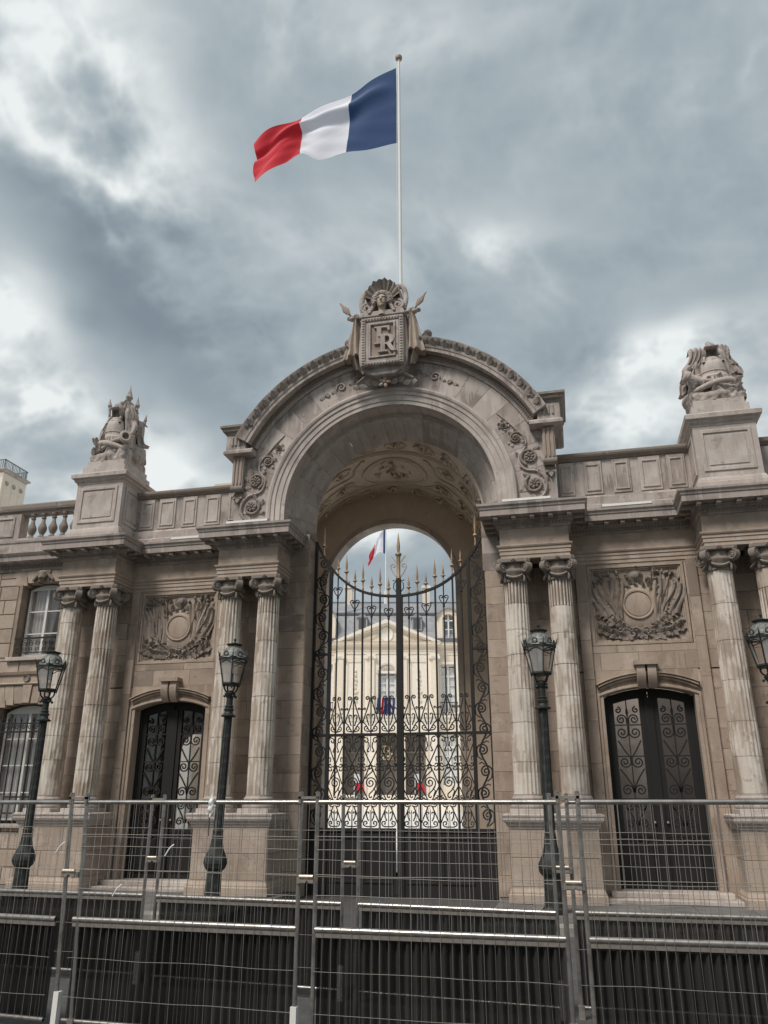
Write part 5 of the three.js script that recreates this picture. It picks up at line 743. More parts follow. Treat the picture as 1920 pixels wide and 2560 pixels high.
// ================= wing of the house, left of the gateway =================
{
  const o = thing('wing_building', 'stone house wing with block courses, curtained window and barred window at far left', 'building', [-11.2, 0, 0]), X = x => x + 11.2, A = (n, g, m, p = o) => M(n, g, m, p);
  const bx = (a, b, y0, y1, z0, z1) => gb().box(X(a), X(b), y0, y1, z0, z1).geo(rr(0, 2), 0);
  const hU = [-10.42, -9.18, 5.52, 7.42], hL = [-10.62, -9.02, 1.4, 4.12];
  const core = gb(); for (const r of cut(cut([[-14, -8.96, -.01, 8.0]], [-10.5, -9.1, 5.45, 7.62]), [-10.64, -9.0, 1.38, 4.34])) core.box(X(r[0]), X(r[1]), r[2], r[3], -.5, -.045);
  const w = A('wall', core.geo(), T.joint);
  const mm = [T.wall3, T.wall3, T.wall], W = (x0, x1, y0, y1, h = []) => ashlar(w, { x0: X(x0), x1: X(x1), y0, y1, z: .0, dep: .06, course: .385, len: .72, joint: .016, bev: .012, mats: mm, holes: h.map(q => [X(q[0]), X(q[1]), q[2], q[3]]) });
  W(-14, -8.96, 5.10, 7.88, [[-10.56, -9.04, 5.4, 7.7]]); W(-14, -8.96, 0, 4.76, [[-10.66, -8.98, 1.36, 4.36]]);
  A('string_course', mould([[X(-14), .0], [X(-8.96), .0]], [[-.1, 4.77], [.05, 4.77], [.07, 4.80], [.02, 4.83], [.02, 5.02], [.07, 5.04], [.09, 5.09], [-.1, 5.10]]).geo(), T.wall);
  for (let k = 0; k < 3; k++) A('roundel', xf(lathe([[0, .02], [.06, .03], [.08, .05], [.10, .02], [.10, 0]], 20), { p: [X(-9.86 - k * 1.5), 4.93, .02], r: [PI / 2, 0, 0] }), T.dark);
  // flat arches of wedge stones over both windows, with a carved head over the upper one
  for (const [cy, y0, y1, n, tilt] of [[7.0, 7.42, 7.88, 5, .16], [3.8, 4.16, 4.76, 7, .13]]) for (let k = 0; k < n; k++) { const u = k - (n - 1) / 2, wd = 1.66 / n, x = -9.80 + u * wd, yb = y0 + .14 * (1 - (u / (n / 2)) ** 2); const P = [[X(x - wd / 2 + .008), yb], [X(x + wd / 2 - .008), yb], [X(x + wd / 2 - .008 + (u + .5) * tilt * .35), y1], [X(x - wd / 2 + .008 + (u - .5) * tilt * .35), y1]]; A('wedge_stone', extr(P, -.3, u === 0 ? .05 : .012 + .004 * (k % 2), .008), [T.wall3, T.wall][k % 2], w); }
  A('carved_head', sdf((x, y, z) => { let d = sEll(x, y, z, [0, 0, .06], [.11, .15, .12]); d = smin(d, sCap(x, y, z, [0, .03, .17], [0, -.04, .2], .02, .03), .03); d = -smin(-d, sEll(Math.abs(x), y, z, [.05, .03, .18], [.03, .02, .04]), .02); for (const e of [-1, 1]) d = smin(d, sCap(x, y, z, [e * .12, .1, .03], [e * .3, -.06, .03], .06, .04), .05); d = smin(d, sEll(x, y, z, [0, .14, .05], [.16, .06, .1]), .04); return d + .02 * (noise3(x * 30, y * 30, z * 30) - .5); }, [-.45, -.25, -.08], [.45, .3, .3], .018).translate(X(-9.80), 7.66, .03), T.dark);
  const sash = (par, x0, x1, y0, y1, rise, rows, z) => {
    const c = (x0 + x1) / 2, hw = (x1 - x0) / 2, arc = rise ? doorArc(X(c), hw, y1, rise).reverse() : [[X(x1), y1], [X(x0), y1]], ins = .055;
    const win = A('window', extr([[X(x0), y0], [X(x1), y0], ...(rise ? arc.slice().map(p => p) : arc)].map(p => p), z - .05, z + .03, 0, [-1, 1].map(k => { const a = k < 0 ? x0 + ins : c + .03, b = k < 0 ? c - .03 : x1 - ins; return [[X(a), y0 + ins], [X(b), y0 + ins], [X(b), y1 - .02], [X(a), y1 - .02]].reverse(); })), T.winWhite);
    for (const k of [-1, 1]) { const a = k < 0 ? x0 + ins : c + .03, b = k < 0 ? c - .03 : x1 - ins; M('pane', gb().box(X(a), X(b), y0 + ins, y1 - .02, z - .02, z - .014).geo(), T.glass, win); for (let r = 1; r < rows; r++) { const y = lerp(y0, y1, r / rows); M('glazing_bar', gb().box(X(a), X(b), y - .014, y + .014, z - .03, z + .02).geo(), T.winWhite, win); } }
    return win;
  };
  const w1 = sash(o, -10.36, -9.22, 5.56, 7.40, .12, 3, -.28);
  A('room_box', mg([bx(-11, -8.97, 5.2, 7.9, -1.6, -1.5), bx(-11, -10.9, 5.2, 7.9, -1.5, -.52), bx(-9.07, -8.97, 5.2, 7.9, -1.5, -.52), bx(-11, -8.97, 5.1, 5.2, -1.6, -.52), bx(-11, -8.97, 7.9, 8.0, -1.6, -.52)]), T.room);
  A('room_box', mg([bx(-11.2, -8.97, 1.0, 4.5, -1.6, -1.5), bx(-11.2, -11.1, 1, 4.5, -1.5, -.52), bx(-9.0, -8.97, 1, 4.5, -1.5, -.52), bx(-11.2, -8.97, .9, 1.0, -1.6, -.52), bx(-11.2, -8.97, 4.5, 4.6, -1.6, -.52)]), T.room);
  const cur = (x0, x1, y0, y1, z, pull) => { const g = gb(), N = 40; for (let j = 0; j < 12; j++) for (let i = 0; i < N; i++) { const q = (a, b) => { const u = a / N, v = b / 12, pp = pull * Math.pow(1 - v, 1.4) * (v < .95 ? 1 : 1); return [X(lerp(x0, x1 - pp, u)), lerp(y0, y1, v), z + .03 * sin(u * 34 + v)]; }; g.quad(q(i, j), q(i + 1, j), q(i + 1, j + 1), q(i, j + 1)); } return g.smooth(60); };
  A('curtain', cur(-10.34, -9.80, 5.6, 7.5, -.40, -.02), T.curtain, w1); A('curtain', cur(-9.77, -9.50, 5.6, 7.5, -.42, .24), T.curtain, w1);
  const w2 = sash(o, -10.52, -9.10, 1.45, 4.08, .18, 4, -.3); A('curtain', cur(-10.5, -9.9, 1.5, 4.1, -.42, 0), T.curtain, w2); A('curtain', cur(-9.7, -9.12, 1.5, 4.1, -.42, 0), T.curtain, w2);
  for (const [a, b, y0, y1, z] of [[-10.5, -9.1, 5.40, 5.50, .10], [-10.64, -9.0, 1.28, 1.38, .1]]) A('sill', extr([[X(a - .08), y0], [X(b + .08), y0], [X(b + .08), y1], [X(a - .08), y1]], -.45, z, .01), T.pale);
  for (const [h, b] of [[[-10.42, -9.16, 5.50, 7.5], .1], [[-10.6, -9.04, 1.38, 4.2], .08]]) { A('window_jamb', bx(h[0] - b, h[0], h[2], h[3], -.45, .03), T.wall2); A('window_jamb', bx(h[1], h[1] + b, h[2], h[3], -.45, .03), T.wall2); }
  // iron balcony rail and window grille
  const rl = A('balcony_rail', bx(-10.40, -9.18, 5.98, 6.02, .02, .06), T.iron); M('lower_rail', bx(-10.40, -9.18, 5.60, 5.625, .03, .05), T.iron, rl);
  for (let k = 0; k < 6; k++) M('baluster_scroll', mg([strap(spiral(0, 0, .085, 90, 1.4, .015, 22).map(p => [X(-10.28 + k * .2) + p[0], 5.86 + p[1]]), .014, .014, .04).geo(), strap(spiral(0, 0, .07, -90, -1.4, .015, 22).map(p => [X(-10.28 + k * .2) + p[0], 5.70 + p[1]]), .014, .014, .04).geo()]), T.iron, rl);
  const gr = A('window_grille', bx(-10.62, -9.02, 3.55, 3.59, .04, .08), T.iron); for (const y of [3.78, 1.62, 2.0]) M('cross_bar', bx(-10.62, -9.02, y - .018, y + .018, .045, .075), T.iron, gr);
  for (let k = 0; k < 9; k++) { const x = -10.55 + k * .185; M('grille_bar', gb().bar([X(x), 1.45, .06], [X(x), 3.8, .06], .026, .026).geo(), T.iron, gr); M('spike', lathe([[0, .16], [.025, .06], [.012, 0], [0, 0]], 6), T.iron, gr, [X(x), 3.8, .06]); M('scroll', strap(spiral(0, 0, .07, 0, 1.3, .012, 18).map(p => [X(x + .09) + p[0], 3.68 + p[1]]), .016, .016, .06).geo(), T.iron, gr); }
  // cornice, dentils, balustrade
  const P = [[X(-14), 0], [X(-8.70), 0]];
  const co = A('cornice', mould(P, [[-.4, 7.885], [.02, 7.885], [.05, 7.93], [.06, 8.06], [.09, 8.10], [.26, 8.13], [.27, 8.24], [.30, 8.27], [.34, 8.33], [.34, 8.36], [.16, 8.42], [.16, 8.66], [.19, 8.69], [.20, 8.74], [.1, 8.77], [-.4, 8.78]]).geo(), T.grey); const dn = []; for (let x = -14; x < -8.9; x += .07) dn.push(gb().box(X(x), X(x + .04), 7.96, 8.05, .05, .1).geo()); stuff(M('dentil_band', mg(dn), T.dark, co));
  A('balustrade_rail', mould([[X(-14), -.05], [X(-8.55), -.05]], [[-.26, 9.60], [.03, 9.60], [.05, 9.66], [.10, 9.70], [.12, 9.76], [.12, 9.86], [.09, 9.90], [-.32, 9.90], [-.32, 9.7]]).geo(), T.dark); A('balustrade_base', bx(-14, -8.55, 8.775, 8.86, -.32, .06), T.grey);
  const bl = lathe([[0, 0], [.10, 0], [.10, .06], [.06, .09], [.055, .12], [.10, .20], [.125, .29], [.115, .35], [.06, .47], [.048, .58], [.07, .61], [.07, .63], [.05, .65], [.09, .70], [.09, .745], [0, .745]], 16); for (let k = 0; k < 5; k++) A('baluster', bl, T.dark).position.set(X(-10.53 + k * .336), 8.858, -.1);
  const pr = A('balustrade_pier', bx(-12.4, -10.83, 8.86, 9.60, -.3, .04), T.grey); M('panel', mg([extr([[X(-12.2), 8.92], [X(-11.0), 8.92], [X(-11.0), 9.52], [X(-12.2), 9.52]], .04, .07, .01, [[[X(-12.13), 8.99], [X(-12.13), 9.45], [X(-11.07), 9.45], [X(-11.07), 8.99]]])]), T.grey, pr);
}
// distant rooftop pavilion
{
  const o = thing('rooftop_pavilion', 'small pale stone tower top with railing far behind the left balustrade', 'building', [-43.1, 22.7, -36.6], undefined, 0), A = (n, g, m, p = o) => M(n, g, m, p);
  o.scale.setScalar(.66); A('wall', gb().box(-2.3, 2.3, -34.6, 8.6, -2.3, 2.3).geo(), T.court); const sq = r => [[-r, -r], [-r, r], [r, r], [r, -r]];
  A('cornice', mould(sq(2.3), [[-.3, 8.55], [.02, 8.55], [.08, 8.7], [.32, 8.85], [.36, 9.02], [.3, 9.1], [-.3, 9.1]], true).geo(), T.grey);
  for (const y of [8.05, 8.25]) A('band', mould(sq(2.3), [[-.1, y], [.05, y], [.05, y + .08], [-.1, y + .08]], true).geo(), T.courtPale);
  for (const [ry, r] of [[0, 1], [PI / 2, 1]]) for (let k = 0; k < 3; k++) { const q = new THREE.Group(); const m = M('roundel', lathe([[0, .03], [.16, .05], [.26, .12], [.32, .05], [.32, 0]], 20).applyMatrix4(mat4([PI / 2, 0, 0], [-1.4 + k * 1.4, 7.3, 2.3])).applyMatrix4(mat4([0, ry, 0], [0, 0, 0])), T.grey, o); M('shaft', gb().box(-1.85 + k * 1.4, -1.80 + k * 1.4, 2, 8.0, 2.28, 2.36).geo().applyMatrix4(mat4([0, ry, 0], [0, 0, 0])), T.court, o); M('panel_edge', gb().box(-1.62 + k * 1.4, -1.18 + k * 1.4, 6.35, 6.5, 2.28, 2.36).geo().applyMatrix4(mat4([0, ry, 0], [0, 0, 0])), T.court, o); }
  const gm = std(.20, .22, .23, .5, .3); for (const ry of [0, PI / 2, PI, -PI / 2]) { const R = mat4([0, ry, 0], [0, 0, 0]); const rl = A('railing', mg([gb().box(-2.3, 2.3, 10.32, 10.42, 2.2, 2.3).geo(), gb().box(-2.3, 2.3, 9.12, 9.2, 2.2, 2.3).geo()]).applyMatrix4(R), gm); for (let k = 0; k < 17; k++) M('rail_bar', gb().box(-2.2 + k * .272, -2.2 + k * .272 + (k % 5 ? .06 : .12), 9.2, 10.32, 2.22, 2.28).geo().applyMatrix4(R), gm, rl); }
  A('mast', gb().bar([-1.9, 9.1, 1.9], [-1.82, 11.9, 1.9], .05, .05).geo(), T.iron);
}
// ================= palace across the court =================
{
  const D = 66, O = [CAM.x + AX[0] * D, 0, CAM.z + AX[1] * D];
  const o = thing('palace', 'cream stone palace with pediment, slate mansard roof and tall windows beyond the gate', 'building', O, undefined, YAW), A = (n, g, m, p = o) => M(n, g, m, p), c = .22, C = T.court, Pc = T.courtPale;
  const bx = (a, b, y0, y1, z0, z1) => gb().box(a, b, y0, y1, z0, z1).geo();
  const wins = [[-10.6, 8.7, 12.6], [-4.85, 8.7, 12.6], [5.28, 8.7, 12.6], [11, 8.7, 12.6]];
  let rc = [[-18, 18, 1.2, 14.1]]; for (const [x, y0, y1] of wins) { rc = cut(rc, [x - .62, x + .62, y0, y1]); rc = cut(rc, [x - .62, x + .62, 3.2, 7.0]); } rc = cut(rc, [c - 4.2, c + 4.2, 1.2, 14.1]);
  for (const k of [-1, 1]) { const wg = gb(); for (const r of rc) if ((r[0] + r[1] > 2 * c) === k > 0) wg.box(r[0], r[1], r[2], r[3], -.6, 0); A('wall', wg.geo(), C); }
  let rp = [[c - 4.0, c + 4.0, 2.4, 14.1]]; for (const x of [-2.58, -.0, 2.28]) rp = cut(rp, [c + x - .82, c + x + .82, 2.4, 7.1]); rp = cut(rp, [c - .72, c + .78, 8.75, 12.0]); const pg = gb(); for (const r of rp) pg.box(r[0], r[1], r[2], r[3], -.6, .5); A('centre_wall', pg.geo(), Pc);
  A('inner_wall', bx(-18, 18, 1.2, 14, -3.2, -3.0), T.room); A('inner_floor', mg([bx(-18, 18, 8.0, 8.3, -3.2, -.6), bx(-18, 18, 13.9, 14.2, -3.2, -.6)]), T.room);
  A('arch_spandrel', extr([[c - .72, 12.0], [c + .78, 12.0], [c + .78, 11.8], ...arcPts(.72, 0, 180, 16, c + .03, 11.8), [c - .72, 11.8]].map((p, i) => p), .1, .5), Pc);
  A('window_hood', arcSweep([[.74, .5], [.74, .56], [.88, .58], [.88, .5]], c + .03, 11.8, 0, 180, 20).geo(), C);
  const window_ = (x, hw, y0, y1, z, rows, arch) => { const ox = bx(x - hw, x - hw + .12, y0, y1, z - .1, z), w = A('window', mg([ox, bx(x + hw - .12, x + hw, y0, y1, z - .1, z), bx(x - .09, x + .09, y0, y1, z - .1, z + .02), bx(x - hw, x + hw, y0, y0 + .14, z - .1, z), bx(x - hw, x + hw, y1 - .12, y1, z - .1, z), bx(x - hw, x + hw, y1 - 1.02, y1 - .86, z - .1, z + .03)]), T.winWhite); for (const k of [-1, 1]) { M('pane', bx(x + (k < 0 ? -hw + .12 : .09), x + (k < 0 ? -.09 : hw - .12), y0 + .1, y1 - .1, z - .07, z - .055), T.glass, w); for (let r = 1; r < rows; r++) M('glazing_bar', bx(x + (k < 0 ? -hw + .1 : .08), x + (k < 0 ? -.08 : hw - .1), lerp(y0, y1 - .9, r / rows) - .03, lerp(y0, y1 - .9, r / rows) + .03, z - .09, z - .01), T.winWhite, w); M('curtain', bx(x + (k < 0 ? -hw + .12 : .12), x + (k < 0 ? -.12 : hw - .12), y0, y1 - .2, z - .16, z - .14), T.voile, w); } return w; };
  for (const [x, y0, y1] of wins) { window_(x, .62, y0, y1, -.25, 4); A('window_surround', extr([[x - .82, y0 - .1], [x + .82, y0 - .1], [x + .82, y1 + .2], [x - .82, y1 + .2]], 0, .12, .02, [[[x - .62, y0], [x - .62, y1], [x + .62, y1], [x + .62, y0]]]), Pc); window_(x, .62, 3.2, 7.0, -.25, 4); A('balcony_grille', mg([bx(x - .7, x + .7, 9.5, 9.56, .1, .15), ...[...Array(11)].map((_, k) => bx(x - .68 + k * .134, x - .65 + k * .134, 8.8, 9.5, .11, .14))]), T.iron); }
  window_(c + .03, .72, 8.75, 12.5, .2, 5);
  // orders: pilasters, string courses, pediment
  for (const x of [-3.85, -1.3, 1.36, 3.9]) { const p = A('pilaster', bx(c + x - .3, c + x + .3, 8.6, 13.0, .5, .66), C); M('capital', mg([bx(c + x - .36, c + x + .36, 13.0, 13.12, .5, .74), bx(c + x - .4, c + x + .4, 13.12, 13.36, .5, .78), ...[-1, 1].map(k => boxUV(new THREE.CylinderGeometry(.13, .13, .3, 12).rotateX(PI / 2).translate(c + x + k * .34, 13.08, .66)))]), Pc, p); }
  for (const x of [-2.56, 2.62]) { const p = A('wall_panel', extr([[c + x - .72, 9.0], [c + x + .72, 9.0], [c + x + .72, 13.1], [c + x - .72, 13.1]], .5, .56, .015, [[[c + x - .6, 9.12], [c + x - .6, 12.7], [c + x + .6, 12.7], [c + x + .6, 9.12]]]), C); for (let k = 0; k < 8; k++) M('hanging_trophy', xf(boxUV(new THREE.SphereGeometry(1, 10, 8)), { p: [c + x + .06 * sin(k * 3), 12.0 - k * .34, .53], r: [0, 0, k * 1.3], s: [.12 + .06 * (k % 3), .13, .1] }), C, p); }
  A('string_course', mould([[-18, 0], [c - 4.02, 0], [c - 4.02, .52], [c + 4.02, .52], [c + 4.02, 0], [18, 0]], [[-.2, 8.0], [.03, 8.0], [.06, 8.12], [.06, 8.3], [.18, 8.36], [.2, 8.5], [-.2, 8.55]]).geo(), Pc);
  A('entablature', mould([[-18, 0], [c - 4.02, 0], [c - 4.02, .52], [c + 4.02, .52], [c + 4.02, 0], [18, 0]], [[-.2, 13.38], [.04, 13.38], [.04, 13.6], [.08, 13.62], [.08, 13.72], [.04, 13.74], [.04, 13.98], [.2, 14.08], [.38, 14.15], [.4, 14.28], [.46, 14.36], [-.2, 14.4]]).geo(), C);
  const ped = A('pediment', extr([[c - 4.0, 14.38], [c + 4.0, 14.38], [c, 16.02]], -.6, .5), C);
  M('raking_cornice', mg([-1, 1].map(k => { const P = [[c + k * 4.46, 14.36], [c, 16.22], [c, 15.92], [c + k * 3.8, 14.36]]; return mg([extr(P, -.6, .94, .02), extr([[c + k * 3.9, 14.37], [c, 15.95], [c, 15.80], [c + k * 3.5, 14.37]], -.6, .72)]); })), Pc, ped);
  M('roundel', xf(lathe([[0, .03], [.42, .06], [.5, .1], [.56, .04], [.56, 0]], 28), { p: [c, 15.0, .5], r: [PI / 2, 0, 0], s: [1, 1, 1.1] }), Pc, ped); for (const k of [-1, 1]) M('carving', xf(boxUV(new THREE.SphereGeometry(1, 12, 8)), { p: [c + k * 1.35, 14.75, .5], r: [0, 0, -k * .35], s: [.8, .22, .12] }), C, ped);
  // mansard roof, dormers, chimneys
  const rf = A('roof', (() => { const g = gb(); g.quad([-18, 14.38, .2], [18, 14.38, .2], [18, 17.1, -1.2], [-18, 17.1, -1.2]).quad([-18, 17.1, -1.2], [18, 17.1, -1.2], [18, 19.1, -5.5], [-18, 19.1, -5.5]).quad([18, 14.38, -11], [-18, 14.38, -11], [-18, 17.1, -9.8], [18, 17.1, -9.8]).quad([18, 17.1, -9.8], [-18, 17.1, -9.8], [-18, 19.1, -5.5], [18, 19.1, -5.5]); for (const x of [-18, 18]) g.tri([x, 14.38, .2], [x, 14.38, -11], [x, 19.1, -5.5]).tri([x, 14.38, .2], [x, 17.1, -1.2], [x, 19.1, -5.5]); return g.geo(); })(), T.slate);
  M('break_moulding', gb().box(-18, 18, 17.02, 17.2, -1.35, -1.05).geo(), std(.12, .12, .13, .6), rf); M('ridge', gb().box(-18, 18, 19.05, 19.2, -5.6, -5.4).geo(), std(.16, .16, .17, .6), rf); M('gutter', gb().box(-18, 18, 14.38, 14.72, .15, .38).geo(), std(.13, .135, .15, .6), rf);
  for (const k of [-1, 1]) { const g = gb(); g.quad([c + k * 4.3, 14.4, .2], [c, 16.2, .2], [c, 16.2, -1.5], [c + k * 4.3, 14.4, -1.5]); M('gable_roof', g.geo(), T.slate, rf); const h = gb(); h.bar([c + k * 3.6, 17.15, -1.3], [c + k * .9, 18.75, -4.9], .2, .12); M('hip_lead', h.geo(), std(.3, .31, .33, .5), rf); }
  for (const x of [-10.7, -5.0, 5.4, 11]) { const d = A('dormer', mg([extr([[x - .95, 14.45], [x - .5, 14.45], [x - .5, 16.3], ...arcPts(.5, 180, 0, 14, x, 16.3), [x + .5, 14.45], [x + .95, 14.45], [x + .95, 16.5], ...arcPts(.98, 12, 168, 14, x, 16.25), [x - .95, 16.5]], -1.4, .25, .02)]), C); M('dormer_hood', arcSweep([[.98, -1.3], [.98, .42], [1.08, .42], [1.08, -1.3]], x, 16.25, 8, 172, 16).geo(), T.slate, d); M('dormer_frame', mg([bx(x - .5, x - .4, 14.7, 16.4, -.1, 0), bx(x + .4, x + .5, 14.7, 16.4, -.1, 0), bx(x - .06, x + .06, 14.7, 16.78, -.1, .02), bx(x - .5, x + .5, 14.6, 14.8, -.1, .02), bx(x - .5, x + .5, 15.5, 15.56, -.1, 0), bx(x - .5, x + .5, 16.22, 16.32, -.1, .02)]), T.winWhite, d); M('pane', bx(x - .48, x + .48, 14.7, 16.75, -.07, -.05), T.glass, d); M('dormer_back', bx(x - .5, x + .5, 14.6, 16.8, -1.0, -.9), T.room, d); }
  for (const x of [-2.05, 2.55]) { const d = A('small_dormer', bx(c + x - .42, c + x + .42, 15.5, 16.6, -1.3, -.25), std(.33, .33, .34, .6)); M('pane', bx(c + x - .3, c + x + .3, 15.62, 16.5, -.26, -.235), std(.10, .10, .11, .2), d); M('hood', extr([[c + x - .5, 16.6], [c + x + .5, 16.6], [c + x, 16.95]], -1.4, -.15), T.slate, d); }
  for (const x of [-3.45, 3.65]) { const d = A('chimney', bx(c + x - .32, c + x + .32, 16.5, 20.5, -6.4, -5.0), C); M('chimney_cap', bx(c + x - .4, c + x + .4, 20.4, 20.62, -6.5, -4.9), Pc, d); for (const k of [0, 1]) M('chimney_pot', lathe([[.12, 0], [.1, .5], [0, .5]], 10), std(.25, .2, .17, .8), d, [c + x - .02, 20.6, -5.3 - k * .7]); }
  // porch doors, steps
  for (const x of [-2.58, 0, 2.28]) { const d = A('door', bx(c + x - .82, c + x + .82, 2.4, 7.1, -.5, -.42), std(.15, .13, .115, .35)); M('door_frame', mg([bx(c + x - .82, c + x - .7, 2.4, 7.1, -.42, -.3), bx(c + x + .7, c + x + .82, 2.4, 7.1, -.42, -.3), bx(c + x - .05, c + x + .05, 2.4, 7.1, -.42, -.32), bx(c + x - .82, c + x + .82, 5.6, 5.75, -.42, -.3)]), std(.18, .16, .14, .5), d); M('door_architrave', extr([[c + x - 1.0, 2.4], [c + x + 1.0, 2.4], [c + x + 1.0, 7.3], [c + x - 1.0, 7.3]], .5, .6, 0, [[[c + x - .82, 2.46], [c + x - .82, 7.1], [c + x + .82, 7.1], [c + x + .82, 2.46]]]), C, d); }
  for (let k = 0; k < 6; k++) A('step', bx(c - 5.2 + k * .2, c + 5.2 - k * .2, k ? 1.2 + k * .2 : .9, 1.4 + k * .2, -.5, 2.6 - k * .36), Pc);
  for (const x of [-4.6, 5.1]) A('planter_base', bx(c + x - .3, c + x + .3, 1.2, 1.75, 2.7, 3.3), Pc);
  // far-off things that stand on or hang from the palace are things of their own
  const PW = (x, y, z) => V3(x, y, z).applyAxisAngle(V3(0, 1, 0), YAW).add(V3(...O)).toArray();
  { const f = thing('roof_flagpole', 'slender flagpole on the palace roof seen through the arch', 'flagpole', PW(.17, 18.9, -5.45)); M('pole', lathe([[0, 0], [.07, 0], [.05, 8.2], [0, 8.2]], 10), T.winWhite, f); M('finial', boxUV(new THREE.SphereGeometry(.12, 10, 8).translate(0, 8.25, 0)), T.gold, f); M('foot', lathe([[0, 0], [.2, 0], [.16, 1.3], [0, 1.3]], 8), T.winWhite, f); }
  { const f = thing('roof_flag', 'tricolour hanging in folds from the palace roof pole', 'flag', PW(.12, 23.2, -5.45), undefined, YAW); const L = a => a; tricolour(f, L([[0, 3.5, 0], [-.4, 3.2, .15], [-.75, 2.2, -.1], [-1.2, 1.1, .1], [-1.5, .35, 0]]), L([[0, .6, 0], [-.5, .75, .2], [-.95, .4, -.1], [-1.35, -.25, .1], [-1.62, -.62, 0]]), 7, 42, 16, .15, .2, [0, .1, .6, 1]); }
  const small = (x, y, z, label, k, tilt) => { const f = thing('small_flag', label, 'flag', PW(x, y, z), undefined, YAW); M('staff', gb().bar([0, -.1, 0], [tilt * .5, 1.35, .35], .035, .035).geo(), T.winWhite, f); const g = gb(); for (let i = 0; i < 9; i++) for (let j = 0; j < 8; j++) { const q = (a, b) => { const u = a / 9, v = b / 8; return [tilt * .45 * (1 - v) + (u - .5) * .55, 1.25 - v * 1.25, .34 - .22 * v + .1 * sin(u * 11 + v * 2)]; }; g.quad(q(i, j + 1), q(i + 1, j + 1), q(i + 1, j), q(i, j)); } return [f, g]; };
  { const q = (a, b, g) => { const o2 = gb(); const p = g.p; for (let i = 0; i < p.length; i += 18) { const n = Math.floor(i / 18 / 8); if (n >= a && n < b) o2.p.push(...p.slice(i, i + 18)); } return o2.smooth(70); };
    for (const [x, lb] of [[-.35, 'left tricolour draped from the palace balcony'], [.9, 'right tricolour draped from the palace balcony']]) { const [f, g] = small(x, 8.55, .55, lb, 0, .2); M('blue_band', q(0, 3, g), T.fBlue, f); M('white_band', q(3, 6, g), T.fWhite, f); M('red_band', q(6, 9, g), T.fRed, f); }
    { const [f, g] = small(.28, 8.55, .6, 'dark blue flag between the two balcony tricolours', 0, 0); M('cloth', q(0, 9, g), T.eu, f); }
    for (const [x, lb] of [[-2.15, 'small white and red flag before the left palace door'], [2.55, 'small white and red flag before the right palace door']]) { const f = thing('door_flag', lb, 'flag', PW(x, 2.4, .9), 'flags beside the palace doors', YAW); M('staff', gb().bar([-.15, 0, 0], [-.15, 1.6, 0], .04, .04).geo(), T.winWhite, f); const ribbon = (y0, y1) => { const g = gb(); for (let j = 0; j < 5; j++) for (let i = 0; i < 8; i++) { const P = (a, b) => { const u = a / 8, v = lerp(y0, y1, b / 5); return [-.15 + u * .42 * (1.5 - v * .4) + .2 * (1.5 - v), v, .06 * sin(u * 9 + v * 2)]; }; g.quad(P(i, j), P(i + 1, j), P(i + 1, j + 1), P(i, j + 1)); } return g.smooth(70); }; M('white_band', ribbon(.95, 1.6), T.fWhite, f); M('red_band', ribbon(.3, .95), T.fRed, f); } }
  { const f = thing('hanging_lantern', 'gilded hall lantern glinting in the middle palace door', 'lantern', PW(c, 4.9, -.1), undefined, YAW); M('chain', gb().box(-.015, .015, 1.3, 2.2, -.015, .015).geo(), T.gold, f); M('lantern_frame', mg([boxUV(new THREE.TorusGeometry(.5, .05, 6, 18).rotateX(PI / 2).translate(0, .2, 0)), boxUV(new THREE.TorusGeometry(.36, .05, 6, 18).rotateX(PI / 2).translate(0, 1.2, 0)), ...[...Array(6)].map((_, k) => gb().bar([.5 * cos(k * 1.047), .2, .5 * sin(k * 1.047)], [.36 * cos(k * 1.047), 1.2, .36 * sin(k * 1.047)], .05, .05).geo())]), T.gold, f); for (let k = 0; k < 14; k++) M('glass_drop', boxUV(new THREE.OctahedronGeometry(.09)), k % 2 ? T.white : T.gold, f, [.48 * cos(k * .45), .15 + .9 * rnd(), .3 * sin(k * .9) + .1]); }
}
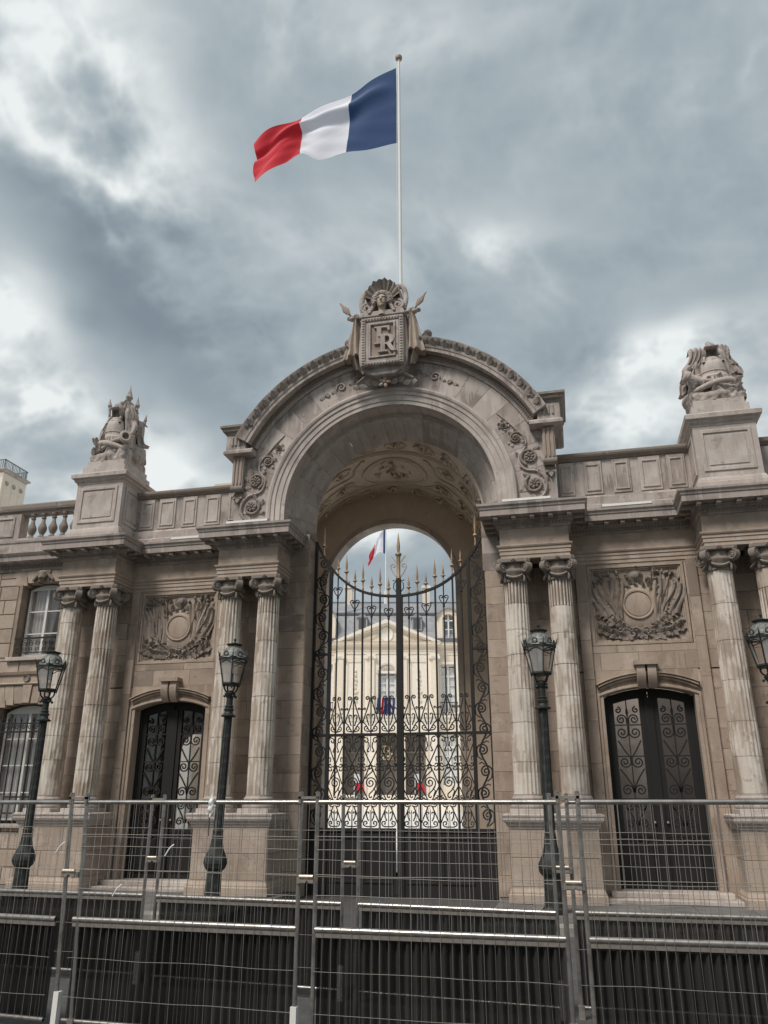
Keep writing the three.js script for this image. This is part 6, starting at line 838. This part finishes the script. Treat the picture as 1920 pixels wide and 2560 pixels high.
// court wing glimpsed through the left door
{ const o = thing('court_wing', 'bright cream court wall seen through the left side door', 'building', [-11.8, 0, -14], undefined, YAW), A = (n, g, m, p = o) => M(n, g, m, p); let rc = [[-10, 10, -.1, 8.5]]; for (const y of [-6, 0, 6]) rc = cut(rc, [y - .7, y + .7, 1.2, 4.2]); const g = gb(); for (const r of rc) g.box(r[0], r[1], r[2], r[3], -.5, 0); const R = mat4([0, PI / 2, 0], [0, 0, 0]); A('wall', g.geo().applyMatrix4(R), T.courtPale); A('cornice', mould([[-10, 0], [10, 0]], [[-.5, 8.5], [.05, 8.5], [.3, 8.7], [.35, 8.9], [-.5, 9]]).geo().applyMatrix4(R), T.courtPale); for (const y of [-6, 0, 6]) { const w = A('window', mg([gb().box(y - .7, y - .6, 1.2, 4.2, -.3, -.2).geo(), gb().box(y + .6, y + .7, 1.2, 4.2, -.3, -.2).geo(), gb().box(y - .05, y + .05, 1.2, 4.2, -.3, -.2).geo(), gb().box(y - .7, y + .7, 4.1, 4.2, -.3, -.2).geo(), gb().box(y - .7, y + .7, 2.9, 3.0, -.3, -.2).geo()]).applyMatrix4(R), T.winWhite); M('pane', gb().box(y - .6, y + .6, 1.2, 4.1, -.28, -.27).geo().applyMatrix4(R), T.glass, w); M('shutter', gb().box(y - .68, y + .68, 1.2, 4.2, -.49, -.45).geo().applyMatrix4(R), T.winWhite, w); } }

// houses on the other side of the street, behind the viewer: mirrored in the door panes
for (const [x, w, h, n, lb] of [[-13, 14, 16.5, 5, 'left'], [1.2, 14, 18, 5, 'middle'], [15.4, 14, 15.5, 5, 'right']]) {
  const o = thing('opposite_house', `${lb} pale stone house across the street, mirrored in the glazed doors`, 'building', [x, -.15, 28.5], 'houses across the street', PI), A = (nm, g, m, p = o) => M(nm, g, m, p), st = [[.2, 3.6], [4.6, 7.4], [8.6, 11.2], [12.2, 14.2]], xs = [...Array(n)].map((_, k) => -w / 2 + w * (k + .5) / n);
  let rc = [[-w / 2, w / 2, 0, h]]; for (const u of xs) for (const [a, b] of st) rc = cut(rc, [u - .65, u + .65, a, b]); const g = gb(); for (const r of rc) g.box(r[0], r[1], r[2], r[3], -.5, 0); A('wall', g.geo(), T.courtPale);
  A('cornice', mould([[-w / 2, 0], [w / 2, 0]], [[-.5, h], [.05, h], [.35, h + .2], [.4, h + .45], [-.5, h + .5]]).geo(), T.courtPale); A('back_wall', gb().box(-w / 2, w / 2, 0, h + .45, -3, -2.9).geo(), T.room);
  for (const u of xs) for (const [a, b] of st) { const f = A('window', mg([gb().box(u - .65, u - .55, a, b, -.3, -.2).geo(), gb().box(u + .55, u + .65, a, b, -.3, -.2).geo(), gb().box(u - .05, u + .05, a, b, -.3, -.2).geo(), gb().box(u - .65, u + .65, b - .1, b, -.3, -.2).geo()]), T.winWhite); M('pane', gb().box(u - .6, u + .6, a, b - .1, -.27, -.26).geo(), T.glass, f); }
}
renderer.render(scene, camera);
